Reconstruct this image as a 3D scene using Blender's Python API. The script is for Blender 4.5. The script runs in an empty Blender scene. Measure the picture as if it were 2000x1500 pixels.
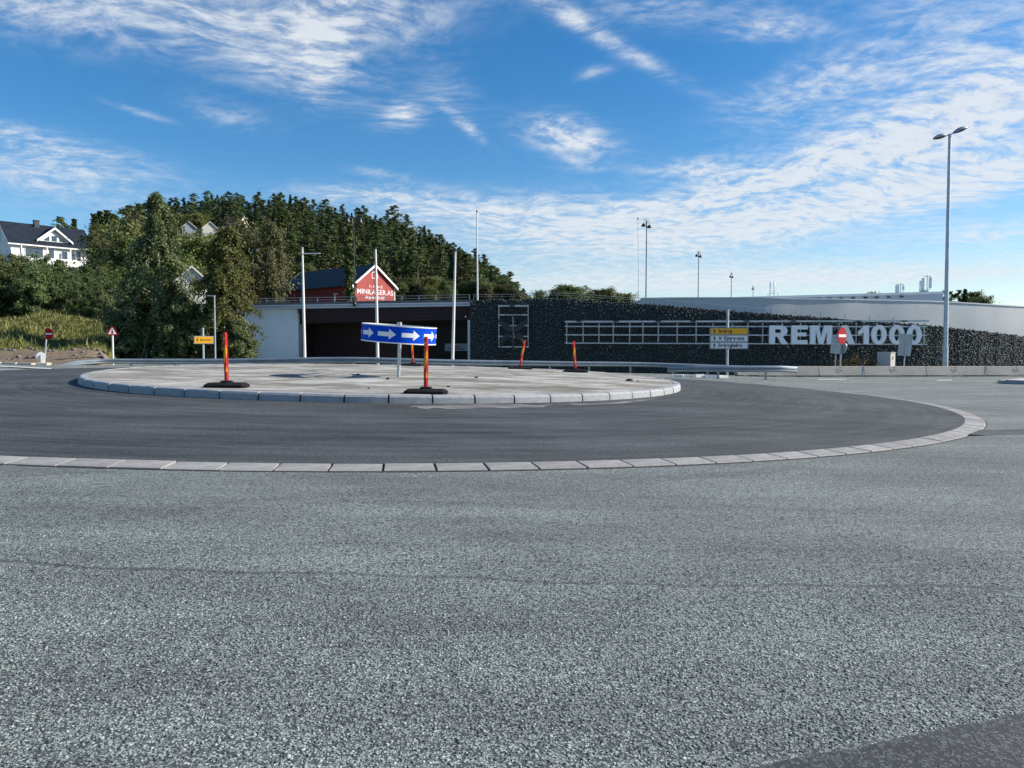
import bpy, math, random
import numpy as np
from mathutils import Vector, Matrix
R = math.radians
random.seed(7)
rng = np.random.default_rng(7)
scene = bpy.context.scene
COL = scene.collection

# ------------------------------------------------------------------ camera
F = 1480.0                       # focal length in pixels of a 2000 px wide frame
PITCH = math.atan((750 - 676) / F)
CAMZ = 1.33
cam = bpy.data.cameras.new('camera')
cam.sensor_width = 36.0
cam.lens = F / 2000 * 36.0
cam.clip_start = 0.1
cam.clip_end = 6000
cam_o = bpy.data.objects.new('camera', cam)
COL.objects.link(cam_o)
cam_o.location = (0, 0, CAMZ)
cam_o.rotation_euler = (math.pi / 2 - PITCH, 0, 0)
scene.camera = cam_o

# ------------------------------------------------------------------ light
SUN_EL, SUN_AZ = R(30), R(6)     # azimuth from +X towards +Y
sd = Vector((math.cos(SUN_EL) * math.cos(SUN_AZ), math.cos(SUN_EL) * math.sin(SUN_AZ), math.sin(SUN_EL)))
sl = bpy.data.lights.new('sun', 'SUN')
sl.energy = 4.4
sl.angle = R(0.5)
sl.color = (1.0, 0.93, 0.82)
so = bpy.data.objects.new('sun', sl)
COL.objects.link(so)
so.location = (60, 0, 60)
so.rotation_euler = sd.to_track_quat('Z', 'Y').to_euler()
scene.view_settings.view_transform = 'Standard'
scene.view_settings.look = 'None'
scene.view_settings.exposure = 0.8
scene.view_settings.gamma = 1.0
scene.view_settings.use_curve_mapping = False

# ------------------------------------------------------------------ node helpers
class NT:
    def __init__(s, tree): s.t = tree; s.n = tree.nodes; s.l = tree.links
    def node(s, kind, **kw):
        n = s.n.new(kind)
        for k, v in kw.items(): setattr(n, k, v)
        return n
    def put(s, sock, v):
        if v is None: return
        if isinstance(v, bpy.types.NodeSocket): s.l.new(v, sock)
        else:
            if isinstance(v, (tuple, list)) and len(v) == 3 and sock.type == 'RGBA': v = (*v, 1)
            sock.default_value = v
    def m(s, op, a, b=None, c=None, clamp=False):
        n = s.node('ShaderNodeMath', operation=op, use_clamp=clamp)
        s.put(n.inputs[0], a); s.put(n.inputs[1], b); s.put(n.inputs[2], c)
        return n.outputs[0]
    def mix(s, f, a, b, blend='MIX'):
        n = s.node('ShaderNodeMix', data_type='RGBA', blend_type=blend)
        s.put(n.inputs[0], f); s.put(n.inputs[6], a); s.put(n.inputs[7], b)
        return n.outputs[2]
    def noise(s, vec, scale, detail=4, rough=.5, dist=0.0):
        n = s.node('ShaderNodeTexNoise')
        s.put(n.inputs['Vector'], vec); n.inputs['Scale'].default_value = scale
        n.inputs['Detail'].default_value = detail; n.inputs['Roughness'].default_value = rough
        n.inputs['Distortion'].default_value = dist
        return n.outputs[0]
    def vor(s, vec, scale, feature='F1', rand=1.0):
        n = s.node('ShaderNodeTexVoronoi', feature=feature)
        s.put(n.inputs['Vector'], vec); n.inputs['Scale'].default_value = scale
        n.inputs['Randomness'].default_value = rand
        return n
    def step(s, v, lo, hi, a=0.0, b=1.0):
        n = s.node('ShaderNodeMapRange', interpolation_type='SMOOTHSTEP')
        s.put(n.inputs[0], v); s.put(n.inputs[1], lo); s.put(n.inputs[2], hi); s.put(n.inputs[3], a); s.put(n.inputs[4], b)
        return n.outputs[0]
    def mapping(s, vec, scale=(1, 1, 1), rot=(0, 0, 0), loc=(0, 0, 0)):
        n = s.node('ShaderNodeMapping')
        s.put(n.inputs[0], vec); n.inputs['Scale'].default_value = scale
        n.inputs['Rotation'].default_value = rot; n.inputs['Location'].default_value = loc
        return n.outputs[0]
    def sep(s, v):
        n = s.node('ShaderNodeSeparateXYZ'); s.put(n.inputs[0], v); return n.outputs
    def comb(s, x, y, z):
        n = s.node('ShaderNodeCombineXYZ'); s.put(n.inputs[0], x); s.put(n.inputs[1], y); s.put(n.inputs[2], z); return n.outputs[0]

# ------------------------------------------------------------------ sky
W = bpy.data.worlds.new('World'); scene.world = W; W.use_nodes = True
w = NT(W.node_tree); w.n.clear()
sky = w.node('ShaderNodeTexSky', sky_type='NISHITA')
sky.sun_disc = False; sky.sun_elevation = SUN_EL; sky.sun_rotation = math.pi / 2 - SUN_AZ
sky.altitude = 300; sky.air_density = 1.0; sky.dust_density = 0.35; sky.ozone_density = 3.0
hs = w.node('ShaderNodeHueSaturation'); hs.inputs['Saturation'].default_value = 1.35; hs.inputs['Value'].default_value = 1.0
w.put(hs.inputs['Color'], sky.outputs[0])
tc = w.node('ShaderNodeTexCoord')
d = w.sep(tc.outputs['Generated'])
az = w.m('ARCTAN2', d[0], d[1]); el = w.m('ARCSINE', d[2])
zz = w.m('ADD', w.m('MAXIMUM', d[2], 0.0), 0.16)
P = w.comb(w.m('DIVIDE', d[0], zz), w.m('DIVIDE', d[1], zz), 0.0)
warp = w.node('ShaderNodeTexNoise'); w.put(warp.inputs['Vector'], P); warp.inputs['Scale'].default_value = 1.3; warp.inputs['Detail'].default_value = 3
wv = w.node('ShaderNodeVectorMath', operation='MULTIPLY_ADD')
w.put(wv.inputs[0], warp.outputs['Color']); wv.inputs[1].default_value = (.50, .50, 0); w.put(wv.inputs[2], P)
PW = wv.outputs[0]
fine = w.noise(w.mapping(PW, (1.0, 2.1, 1), (0, 0, R(28))), 5.0, 10, .66)
puff = w.noise(w.mapping(PW, (1, 1.3, 1), (0, 0, R(-20))), 15.0, 8, .62)
big = w.noise(P, .9, 4, .5)
def blob(px, py, sx, sy, amp, rot=0.0):
    a0 = math.atan((px - 1000) / F); e0 = math.atan((676 - py) / F)
    k = 1.0 / F
    da = w.m('SUBTRACT', az, a0); de = w.m('SUBTRACT', el, e0)
    c, s_ = math.cos(R(rot)), math.sin(R(rot))
    u = w.m('ADD', w.m('MULTIPLY', da, c / (sx * k)), w.m('MULTIPLY', de, -s_ / (sx * k)))
    v = w.m('ADD', w.m('MULTIPLY', da, s_ / (sy * k)), w.m('MULTIPLY', de, c / (sy * k)))
    q = w.m('ADD', w.m('MULTIPLY', u, u), w.m('MULTIPLY', v, v))
    return w.m('MULTIPLY', w.m('EXPONENT', w.m('MULTIPLY', q, -1.0)), amp)
blobs = [ # azimuth and height of each cloud bank, size, density, tilt (clockwise)
 (330, 60, 380, 90, .62, 3), (560, 150, 190, 62, .55, 14), (80, 120, 170, 60, .4, 0), (730, 30, 190, 60, .6, 0),
 (640, 100, 48, 38, .95, 35), (625, 180, 26, 40, .35, 0), (795, 235, 50, 24, .8, -20), (915, 255, 62, 12, .55, 38), (890, 190, 75, 40, .25, 40),
 (1110, 275, 95, 38, 1.0, 12), (1130, 330, 40, 16, .4, 0), (1180, 95, 175, 17, .75, 28), (1300, 40, 260, 38, .5, 6),
 (1735, 15, 80, 42, 1.05, 15), (1500, 104, 85, 17, .75, 4), (1880, 120, 180, 130, .5, -30), (1900, 270, 240, 80, .75, -14),
 (1560, 215, 150, 50, .6, -14), (1700, 330, 260, 45, .75, -8), (1360, 345, 110, 22, .75, 2), (1430, 385, 300, 18, .7, -10),
 (1650, 430, 420, 36, .75, -6), (1150, 420, 330, 38, .6, 0), (1900, 390, 220, 40, .7, -6), (1250, 480, 480, 48, .75, 0), (1500, 555, 900, 34, 1.05, 0),
 (1950, 490, 150, 22, .6, 0), (60, 335, 150, 22, .55, 6), (110, 385, 180, 34, .6, -2), (200, 430, 200, 40, .35, 0), (455, 262, 80, 22, .5, 8), (285, 272, 52, 7, .6, 11),
 (740, 347, 62, 9, .5, 6), (690, 390, 150, 22, .5, 0), (900, 410, 230, 40, .5, 0), (1160, 155, 40, 12, .5, -10),
]
B = None
for b in blobs:
    t = blob(*b); B = t if B is None else w.m('ADD', B, t)
# unseen cloud behind and beside the view, kept thin for bluer shade
back = w.m('MULTIPLY', w.step(w.m('ABSOLUTE', az), .72, 1.1), w.step(big, .42, .70, .05, .55))
top = w.m('MULTIPLY', w.step(el, .5, .75), w.step(big, .42, .70, .05, .5))
B = w.m('MAXIMUM', B, w.m('MAXIMUM', back, top))
B = w.m('MULTIPLY', B, w.step(d[2], -.02, .01))
n1 = w.m('ADD', w.m('MULTIPLY', fine, .48), w.m('MULTIPLY', puff, .52))
tex = w.step(n1, .32, .69, .18, 1.12); low = w.step(el, .03, .21, .72, 0.0)
tex = w.m('ADD', w.m('MULTIPLY', tex, w.m('SUBTRACT', 1.0, low)), w.m('MULTIPLY', low, .72))
mask = w.m('MULTIPLY', B, tex)
mask = w.m('MINIMUM', w.step(mask, .0, 1.05), .88)
shade = w.step(puff, .3, .62, .74, 1.0)
cc = w.mix(shade, (.50, .60, .74), (.90, .95, 1.0))
bg1 = w.node('ShaderNodeBackground'); w.put(bg1.inputs[0], hs.outputs[0]); bg1.inputs[1].default_value = 0.085
bg2 = w.node('ShaderNodeBackground'); w.put(bg2.inputs[0], cc); bg2.inputs[1].default_value = 0.52
mx = w.node('ShaderNodeMixShader'); w.put(mx.inputs[0], mask); w.l.new(bg1.outputs[0], mx.inputs[1]); w.l.new(bg2.outputs[0], mx.inputs[2])
wo = w.node('ShaderNodeOutputWorld'); w.l.new(mx.outputs[0], wo.inputs[0])

# ------------------------------------------------------------------ materials
def base_mat(name):
    m = bpy.data.materials.new(name); m.use_nodes = True
    t = NT(m.node_tree); p = t.n['Principled BSDF']
    return m, t, p
def mat(name, c1, c2=None, scale=3.0, rough=.6, metal=0.0, bump=0.0, bscale=40, rnd=0.0, stretch=(1, 1, 1), spec=.5, detail=5):
    m, t, p = base_mat(name)
    tc = t.node('ShaderNodeTexCoord'); v = t.mapping(tc.outputs['Object'], stretch)
    col = c1
    if c2 is not None:
        col = t.mix(t.step(t.noise(v, scale, detail, .6), .3, .7), c1, c2)
    if rnd:
        oi = t.node('ShaderNodeObjectInfo')
        h = t.node('ShaderNodeHueSaturation')
        t.put(h.inputs['Color'], (*c1, 1) if col is c1 else col)
        t.put(h.inputs['Value'], t.m('ADD', t.m('MULTIPLY', oi.outputs['Random'], 2 * rnd), 1 - rnd))
        col = h.outputs[0]
    t.put(p.inputs['Base Color'], (*col, 1) if isinstance(col, tuple) else col)
    p.inputs['Roughness'].default_value = rough; p.inputs['Metallic'].default_value = metal
    p.inputs['Specular IOR Level'].default_value = spec
    if bump:
        b = t.node('ShaderNodeBump'); b.inputs['Strength'].default_value = 1.0; b.inputs['Distance'].default_value = bump
        t.put(b.inputs['Height'], t.noise(v, bscale, 6, .65)); t.l.new(b.outputs[0], p.inputs['Normal'])
    return m
def leaf_mat(name, c1, c2, scale=.6, trans=.25, rnd=.22):
    m, t, p = base_mat(name)
    g = t.node('ShaderNodeNewGeometry')
    oi = t.node('ShaderNodeObjectInfo')
    tc = t.node('ShaderNodeTexCoord')
    rp = t.m('ADD', t.m('MULTIPLY', g.outputs['Random Per Island'], .55), t.m('MULTIPLY', t.noise(tc.outputs['Object'], scale, 3), .6))
    col = t.mix(t.step(rp, .25, .85), c1, c2)
    h = t.node('ShaderNodeHueSaturation'); t.put(h.inputs['Color'], col)
    t.put(h.inputs['Value'], t.m('ADD', t.m('MULTIPLY', oi.outputs['Random'], 2 * rnd), 1 - rnd))
    t.put(h.inputs['Hue'], t.m('ADD', t.m('MULTIPLY', oi.outputs['Random'], .03), .487))
    t.put(p.inputs['Base Color'], h.outputs[0]); p.inputs['Roughness'].default_value = .55
    p.inputs['Specular IOR Level'].default_value = .3
    tr = t.node('ShaderNodeBsdfTranslucent'); t.put(tr.inputs[0], h.outputs[0])
    ms = t.node('ShaderNodeMixShader'); ms.inputs[0].default_value = trans
    t.l.new(p.outputs[0], ms.inputs[1]); t.l.new(tr.outputs[0], ms.inputs[2])
    t.l.new(ms.outputs[0], t.n['Material Output'].inputs[0])
    return m

M = {}
M['galv'] = mat('galvanised', (.50, .53, .55), (.38, .41, .43), 2.5, .42, .55, .0015, 30)
M['rail'] = mat('rail_galvanised', (.34, .38, .42), (.25, .29, .33), 1.2, .36, .6, .001, 20)
M['galv_dull'] = mat('galvanised_dull', (.42, .45, .47), (.33, .35, .37), 3, .55, .3)
M['white_paint'] = mat('white_paint', (.80, .79, .76), (.70, .69, .66), 2, .45)
M['pole_white'] = mat('pole_white', (.78, .76, .72), (.68, .66, .62), 1.5, .35)
M['black'] = mat('black_paint', (.018, .019, .022), None, rough=.45)
M['rubber'] = mat('rubber', (.010, .010, .012), (.022, .022, .024), 6, .95, 0, .006, 25, spec=.12)
M['red'] = mat('sign_red', (.36, .010, .012), (.30, .008, .010), 3, .55, spec=.12)
M['sign_white'] = mat('sign_white', (.74, .75, .76), (.66, .67, .68), 2, .5)
M['sign_yellow'] = mat('sign_yellow', (.85, .42, .008), (.78, .38, .008), 2, .5)
M['sign_blue'] = mat('sign_blue', (.001, .062, .52), (.001, .052, .45), 2, .5, spec=.06)
M['letter'] = mat('letter_white', (.80, .82, .84), None, rough=.4)
M['kerb'] = mat('kerb_granite', (.34, .35, .36), (.25, .26, .27), 5, .8, 0, .004, 45, .12)
M['kerb_flat'] = mat('kerb_brown_concrete', (.325, .318, .303), (.245, .236, .224), 6, .85, 0, .004, 60, .12)
M['mortar'] = mat('mortar', (.035, .033, .032), (.06, .055, .05), 8, .95)
M['concrete'] = mat('barrier_concrete', (.47, .42, .355), (.37, .335, .285), 1.6, .85, 0, .004, 30, .05)
M['render_wall'] = mat('render_wall', (.585, .60, .595), (.515, .53, .525), .5, .85, 0, .002, 20)
M['pav_wall'] = mat('pavilion_wall', (.78, .87, .94), (.72, .81, .88), .6, .8, 0, .003, 8)  # white wall; blue fill light of its shade is tinted into the colour
M['fascia'] = mat('fascia_metal', (.62, .66, .70), (.55, .58, .62), .7, .4, .1)
M['roof_felt'] = mat('roof_felt', (.10, .11, .11), (.07, .075, .08), 1.5, .9)
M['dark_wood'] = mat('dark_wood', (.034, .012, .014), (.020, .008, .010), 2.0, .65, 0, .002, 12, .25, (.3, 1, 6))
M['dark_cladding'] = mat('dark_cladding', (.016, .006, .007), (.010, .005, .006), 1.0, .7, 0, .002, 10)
M['glass_dark'] = mat('glass_dark', (.006, .007, .009), None, rough=.25, spec=.12)
M['stone'] = mat('gabion_stone', (.058, .068, .066), (.10, .115, .11), .9, .75, 0, .006, 14)
M['stone_dark'] = mat('gabion_core', (.020, .028, .030), None, rough=.95)
M['barn_red'] = mat('barn_red', (.40, .062, .055), (.32, .048, .043), .9, .75, 0, .004, 5, 0, (1, 1, .2))
M['barn_roof'] = mat('barn_roof', (.030, .038, .045), (.045, .052, .058), .5, .7)
M['house_roof'] = mat('house_roof', (.013, .019, .032), (.022, .029, .042), 1.5, .7, spec=.15)
M['house_roof_red'] = mat('house_roof_red', (.22, .05, .035), (.15, .035, .03), 1.5, .7)
M['house_roof_grey'] = mat('house_roof_grey', (.11, .095, .09), (.07, .06, .06), 1.5, .7)
M['house_white'] = mat('house_white', (.80, .79, .75), (.72, .71, .68), 1.2, .6)
M['house_shaded_white'] = mat('house_shaded_white', (.60, .575, .50), (.52, .50, .44), 1.2, .7)  # pale hill house walls, darkened so partial shade sits in the colour
M['pane'] = mat('window_pane', (.05, .07, .09), None, rough=.08, spec=.8)
M['bark'] = mat('bark', (.10, .075, .055), (.055, .04, .03), 3, .9)
M['bark_pine'] = mat('bark_pine', (.15, .085, .05), (.07, .05, .04), 1.2, .9)
M['bark_birch'] = mat('bark_birch', (.62, .59, .54), (.12, .10, .09), 3.5, .8, stretch=(1, 1, 3))
M['birch'] = leaf_mat('leaf_birch', (0.058, 0.077, 0.025), (0.164, 0.191, 0.075), .9, 0.32, .2)
M['birch_y'] = leaf_mat('leaf_birch_yellow', (0.070, 0.089, 0.024), (0.204, 0.213, 0.058), .7, 0.34, .2)
M['pine'] = leaf_mat('needles_pine', (0.043, 0.065, 0.018), (0.114, 0.144, 0.043), .35, 0.18, .22)
M['spruce'] = leaf_mat('needles_spruce', (0.028, 0.051, 0.017), (0.076, 0.104, 0.036), .4, 0.15, .22)
M['decid'] = leaf_mat('leaf_mixed', (0.058, 0.077, 0.022), (0.145, 0.167, 0.048), .4, 0.32, .22)
M['brown_leaf'] = leaf_mat('leaf_brown_birch', (0.066, 0.066, 0.024), (0.139, 0.131, 0.050), .5, 0.28, .18)
M['bush'] = leaf_mat('leaf_bush', (0.056, 0.085, 0.027), (0.143, 0.180, 0.062), .7, 0.3, .22)
M['weed'] = leaf_mat('weed', (.06, .05, .015), (.14, .115, .04), 2, .3)
M['rock'] = mat('rock', (.22, .21, .20), (.12, .115, .11), 3, .9, 0, .01, 12, .4)
M['dark_lump'] = mat('asphalt_lump', (.02, .02, .02), None, rough=.9)

# marker panel: red with slanting yellow flames
m, t, p = base_mat('marker_red_yellow')
tc = t.node('ShaderNodeTexCoord'); o = t.sep(tc.outputs['Object'])
ph = t.m('FRACT', t.m('ADD', t.m('MULTIPLY', o[2], 2.2), .25))          # two flames up the panel
half = t.m('MULTIPLY', t.m('SINE', t.m('MULTIPLY', ph, math.pi)), .033)
cx = t.m('SUBTRACT', t.m('MULTIPLY', ph, .044), .028)
ins = t.m('LESS_THAN', t.m('ABSOLUTE', t.m('SUBTRACT', o[0], cx)), t.m('SUBTRACT', half, .003))
ins = t.m('MULTIPLY', ins, t.m('LESS_THAN', t.m('ABSOLUTE', t.m('SUBTRACT', o[2], .56)), .36))
t.put(p.inputs['Base Color'], t.mix(ins, (.62, .016, .014), (.85, .42, .01))); p.inputs['Roughness'].default_value = .45
M['marker'] = m

# chip-seal road
def asphalt(name, light, dark, cell, contrast, bump, tone=.16, seam=False, coarse=True):
    m, t, p = base_mat(name)
    tc = t.node('ShaderNodeTexCoord'); v = tc.outputs['Object']
    v2 = t.mapping(v, (1, 1, 0))
    wn = t.node('ShaderNodeTexNoise'); t.put(wn.inputs['Vector'], v2); wn.inputs['Scale'].default_value = cell * .8; wn.inputs['Detail'].default_value = 2
    wv = t.node('ShaderNodeVectorMath', operation='MULTIPLY_ADD')
    t.put(wv.inputs[0], wn.outputs['Color']); wv.inputs[1].default_value = (.75 / cell, .75 / cell, 0); t.put(wv.inputs[2], v2)
    vo = t.vor(wv.outputs[0], cell)
    rc = t.sep(vo.outputs['Color'])[0]
    ve = t.vor(wv.outputs[0], cell, 'DISTANCE_TO_EDGE')
    up = t.step(ve.outputs['Distance'], .02, .11)
    show = t.m('MULTIPLY', up, t.step(rc, .10 if coarse else .30, .42 if coarse else .55))
    tonev = t.m('ADD', t.m('MULTIPLY', t.step(rc, .4, 1.0), .55), t.m('MULTIPLY', t.noise(v2, cell * 2.2, 2), .55))
    chip = t.mix(tonev, tuple(c * .50 for c in light), tuple(min(1, c * 1.45) for c in light))
    col = t.mix(t.m('MULTIPLY', show, contrast), dark, chip)
    lo = t.noise(t.mapping(v2, (.5, 1.4, 1)), .55, 5, .6)
    lo2 = t.noise(t.mapping(v2, (.25, 1.0, 1), (0, 0, R(4))), 2.2, 5, .65)
    h = t.node('ShaderNodeHueSaturation'); t.put(h.inputs['Color'], col)
    val = t.m('ADD', t.step(lo, .3, .7, 1 - tone, 1 + tone), t.step(lo2, .3, .7, -tone * .5, tone * .5))
    if not coarse and cell == 80:
        px_ = t.sep(v2); ax = t.m('SUBTRACT', px_[0], -3.49); ay = t.m('SUBTRACT', px_[1], 22.94)
        rr_ = t.m('SQRT', t.m('ADD', t.m('MULTIPLY', ax, ax), t.m('MULTIPLY', ay, ay))); an_ = t.m('ARCTAN2', ay, ax)
        pv_ = t.comb(t.m('MULTIPLY', rr_, 2.2), t.m('MULTIPLY', an_, 1.4), 0.0)
        arcs = t.noise(pv_, 1.6, 7, .62); arcs2 = t.noise(pv_, 5.0, 5, .6)
        val = t.m('ADD', val, t.m('ADD', t.step(arcs, .32, .68, -.22, .30), t.step(arcs2, .55, .75, 0, .22)))
        spot = t.step(t.noise(v2, .9, 6, .75), .60, .74, 0, .55)
        val = t.m('ADD', val, t.m('MULTIPLY', spot, t.step(rr_, 13.0, 8.4, .15, 1.0)))
    if seam:
        xy = t.sep(v2)
        wob = t.m('ADD', t.m('MULTIPLY', t.m('SUBTRACT', t.noise(v2, 6, 3, .6), .5), .03), t.m('ADD', t.m('MULTIPLY', t.m('SINE', t.m('MULTIPLY', xy[0], 2.1)), .03), t.m('MULTIPLY', t.m('SINE', t.m('MULTIPLY', xy[0], 7.0)), .015)))
        for (a, b_, c, wd, st) in ((4.33, -.018, .011, .024, .42), (5.05, .02, .006, .05, .12), (3.6, .03, .010, .09, .10), (6.4, .01, .003, .10, .10)):
            yy = t.m('ADD', a, t.m('ADD', t.m('MULTIPLY', xy[0], b_), t.m('MULTIPLY', t.m('MULTIPLY', xy[0], xy[0]), c)))
            dd = t.m('ABSOLUTE', t.m('ADD', t.m('SUBTRACT', xy[1], yy), wob))
            val = t.m('SUBTRACT', val, t.step(dd, wd * .4, wd * 1.6, st, 0.0))
    t.put(h.inputs['Value'], val)
    t.put(p.inputs['Base Color'], h.outputs[0]); p.inputs['Roughness'].default_value = .75; p.inputs['Specular IOR Level'].default_value = .35
    b = t.node('ShaderNodeBump'); b.inputs['Distance'].default_value = bump; b.inputs['Strength'].default_value = 1
    t.put(b.inputs['Height'], t.m('ADD', show, t.m('MULTIPLY', t.noise(v2, cell * 2.5, 3), .35))); t.l.new(b.outputs[0], p.inputs['Normal'])
    return m
M['road'] = asphalt('road_chipseal', (.285, .318, .302), (.055, .063, .065), 84, 1.0, .007, .20, True)
M['road_patch'] = asphalt('road_patch', (.27, .29, .285), (.050, .056, .060), 78, .9, .006, .14)
M['road_dark'] = asphalt('road_dark_asphalt', (.15, .16, .165), (.040, .044, .047), 60, .5, .0025, .14, False, False)
M['apron'] = asphalt('apron_asphalt', (.099, .104, .103), (.037, .041, .0425), 80, .8, .004, .30, False, False)

# dusty concrete of the island
m, t, p = base_mat('island_concrete')
tc = t.node('ShaderNodeTexCoord'); v = tc.outputs['Object']
st = t.noise(t.mapping(v, (.40, 1.0, 1), (0, 0, R(-6))), 1.3, 10, .74)
bl = t.noise(t.mapping(v, (.32, .8, 1), (0, 0, R(4)), (5, 2, 0)), .8, 9, .7)
gr = t.noise(v, 9, 6, .7)
xy = t.sep(v)
dx = t.m('DIVIDE', t.m('ADD', xy[0], 2.9), 3.6); dy = t.m('DIVIDE', t.m('SUBTRACT', xy[1], 23.2), 2.6)
cen = t.m('ADD', t.m('MULTIPLY', dx, dx), t.m('MULTIPLY', dy, dy))
ring = t.m('ABSOLUTE', t.m('SUBTRACT', t.m('ADD', cen, t.m('MULTIPLY', bl, .8)), 1.15))
c0 = t.mix(t.step(st, .40, .64), (.215, .20, .17), (.50, .49, .455))
c0 = t.mix(t.m('MULTIPLY', t.step(bl, .49, .64), .85), c0, (.15, .132, .108))
c0 = t.mix(t.m('MULTIPLY', t.step(ring, .0, .14, 1, 0), t.step(gr, .4, .62)), c0, (.07, .062, .056))
c0 = t.mix(t.m('MULTIPLY', t.step(gr, .62, .8), .35), c0, (.10, .095, .085))
t.put(p.inputs['Base Color'], c0); p.inputs['Roughness'].default_value = .92; p.inputs['Specular IOR Level'].default_value = .2
b = t.node('ShaderNodeBump'); b.inputs['Distance'].default_value = .012; t.put(b.inputs['Height'], t.m('ADD', st, gr)); t.l.new(b.outputs[0], p.inputs['Normal'])
M['island'] = m
M['dust'] = mat('cement_dust', (.24, .235, .225), (.065, .066, .07), 1.6, .95, 0, .004, 20, 0, (.35, 1.2, 1))

# earth and grass of the bank: brown earth on the cut face at the roadside, grass above
m, t, p = base_mat('bank_earth_grass')
tc = t.node('ShaderNodeTexCoord'); v = tc.outputs['Object']
n_a = t.noise(v, .35, 5, .6); n_b = t.noise(v, 2.5, 6, .7)
earth = t.mix(n_b, (.13, .095, .065), (.30, .235, .17))
grass = t.mix(t.step(n_a, .35, .65), (.075, .080, .022), (.16, .145, .042))
grass = t.mix(t.step(n_b, .55, .75), grass, (.04, .045, .015))
yv = t.sep(v)[1]
fac = t.step(t.m('ADD', yv, t.m('MULTIPLY', t.m('SUBTRACT', n_a, .5), 5)), 38.2, 40.2)
t.put(p.inputs['Base Color'], t.mix(fac, earth, grass)); p.inputs['Roughness'].default_value = .95; p.inputs['Specular IOR Level'].default_value = .1
b = t.node('ShaderNodeBump'); b.inputs['Distance'].default_value = .12; t.put(b.inputs['Height'], n_b); t.l.new(b.outputs[0], p.inputs['Normal'])
M['bank'] = m
M['forest_floor'] = mat('forest_floor', (.030, .032, .014), (.055, .05, .022), .15, .95, 0, .3, .5)
M['ground'] = mat('field_ground', (.05, .055, .025), (.09, .085, .04), .05, .95)

# ------------------------------------------------------------------ geometry helpers
CP, SP = math.cos(PITCH), math.sin(PITCH)
def at(px, py, Y):
    """point at distance Y seen in direction (px, py) of the 2000x1500 survey photo"""
    a = (px - 1000) / F; b = (750 - py) / F
    dv = Vector((a, CP + b * SP, -SP + b * CP))
    k = Y / dv.y
    return Vector((dv.x * k, Y, CAMZ + dv.z * k))
def sst(x, a, b):
    t_ = np.clip((x - a) / (b - a), 0, 1); return t_ * t_ * (3 - 2 * t_)
CX, CY, RO, RI = -3.49, 22.94, 15.15, 8.4
def rz(x, y):
    x = np.asarray(x, float); y = np.asarray(y, float)
    z = -.021 * (np.clip(x, -34, 14) + 1.2)
    z = z + .13 * sst(y, 14, 30) * (1 - sst(y, 31, 38)) * (1 - sst(x, 2, 12))
    z = z - .25 * sst(y, 42, 46)
    return z
def sz(x, y):
    d_ = np.hypot(np.asarray(x, float) - CX, np.asarray(y, float) - CY); z = rz(x, y)
    ap = .03 + .17 * np.clip((RO - .36 - d_) / (RO - .36 - RI), 0, 1)
    isl = .36 + .06 * np.clip(1 - (d_ / RI) ** 2, 0, 1)
    return np.where(d_ < RI, z + isl, np.where(d_ < RO, z + ap, z))
def hit(px, py, far=70):
    a = (px - 1000) / F; b = (750 - py) / F
    dv = np.array((a, CP + b * SP, -SP + b * CP)); dv = dv / dv[1]
    Y = np.linspace(1.5, far, 6000)
    zz_ = CAMZ + dv[2] * Y; g_ = sz(dv[0] * Y, Y)
    i = np.argmax(zz_ <= g_)
    if zz_[i] > g_[i]: i = -1
    return Vector((dv[0] * Y[i], Y[i], float(g_[i])))

def ico():
    t_ = (1 + 5 ** .5) / 2
    v = np.array([(-1, t_, 0), (1, t_, 0), (-1, -t_, 0), (1, -t_, 0), (0, -1, t_), (0, 1, t_), (0, -1, -t_), (0, 1, -t_), (t_, 0, -1), (t_, 0, 1), (-t_, 0, -1), (-t_, 0, 1)], float)
    f = np.array([(0, 11, 5), (0, 5, 1), (0, 1, 7), (0, 7, 10), (0, 10, 11), (1, 5, 9), (5, 11, 4), (11, 10, 2), (10, 7, 6), (7, 1, 8), (3, 9, 4), (3, 4, 2), (3, 2, 6), (3, 6, 8), (3, 8, 9), (4, 9, 5), (2, 4, 11), (6, 2, 10), (8, 6, 7), (9, 8, 1)])
    return v / np.linalg.norm(v[0]), f
ICO_V, ICO_F = ico()
def set_props(o, label=None, cat=None, group=None, kind=None):
    if label: o['label'] = label
    if cat: o['category'] = cat
    if group: o['group'] = group
    if kind: o['kind'] = kind
    return o
def thing(name, label, cat, loc=(0, 0, 0), rz_=0.0, group=None):
    o = bpy.data.objects.new(name, None); COL.objects.link(o); o.empty_display_size = .2
    o.location = loc; o.rotation_euler = (0, 0, rz_)
    return set_props(o, label, cat, group)
def link(name, me, parent=None, material=None):
    if material is not None and not me.materials: me.materials.append(material)
    o = bpy.data.objects.new(name, me); COL.objects.link(o)
    if parent is not None: o.parent = parent
    return o
def np_mesh(name, verts, faces, material, smooth=False):
    """verts (N,3); faces (M,k) array, one k"""
    me = bpy.data.meshes.new(name)
    verts = np.asarray(verts, np.float32); faces = np.asarray(faces, np.int32)
    k = faces.shape[1]
    me.vertices.add(len(verts)); me.vertices.foreach_set('co', verts.ravel())
    me.loops.add(faces.size); me.loops.foreach_set('vertex_index', faces.ravel())
    me.polygons.add(len(faces)); me.polygons.foreach_set('loop_start', np.arange(0, faces.size, k, dtype=np.int32))
    me.polygons.foreach_set('loop_total', np.full(len(faces), k, np.int32))
    if smooth: me.polygons.foreach_set('use_smooth', np.ones(len(faces), bool))
    me.update(calc_edges=True); me.validate()
    if material: me.materials.append(material)
    return me
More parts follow.
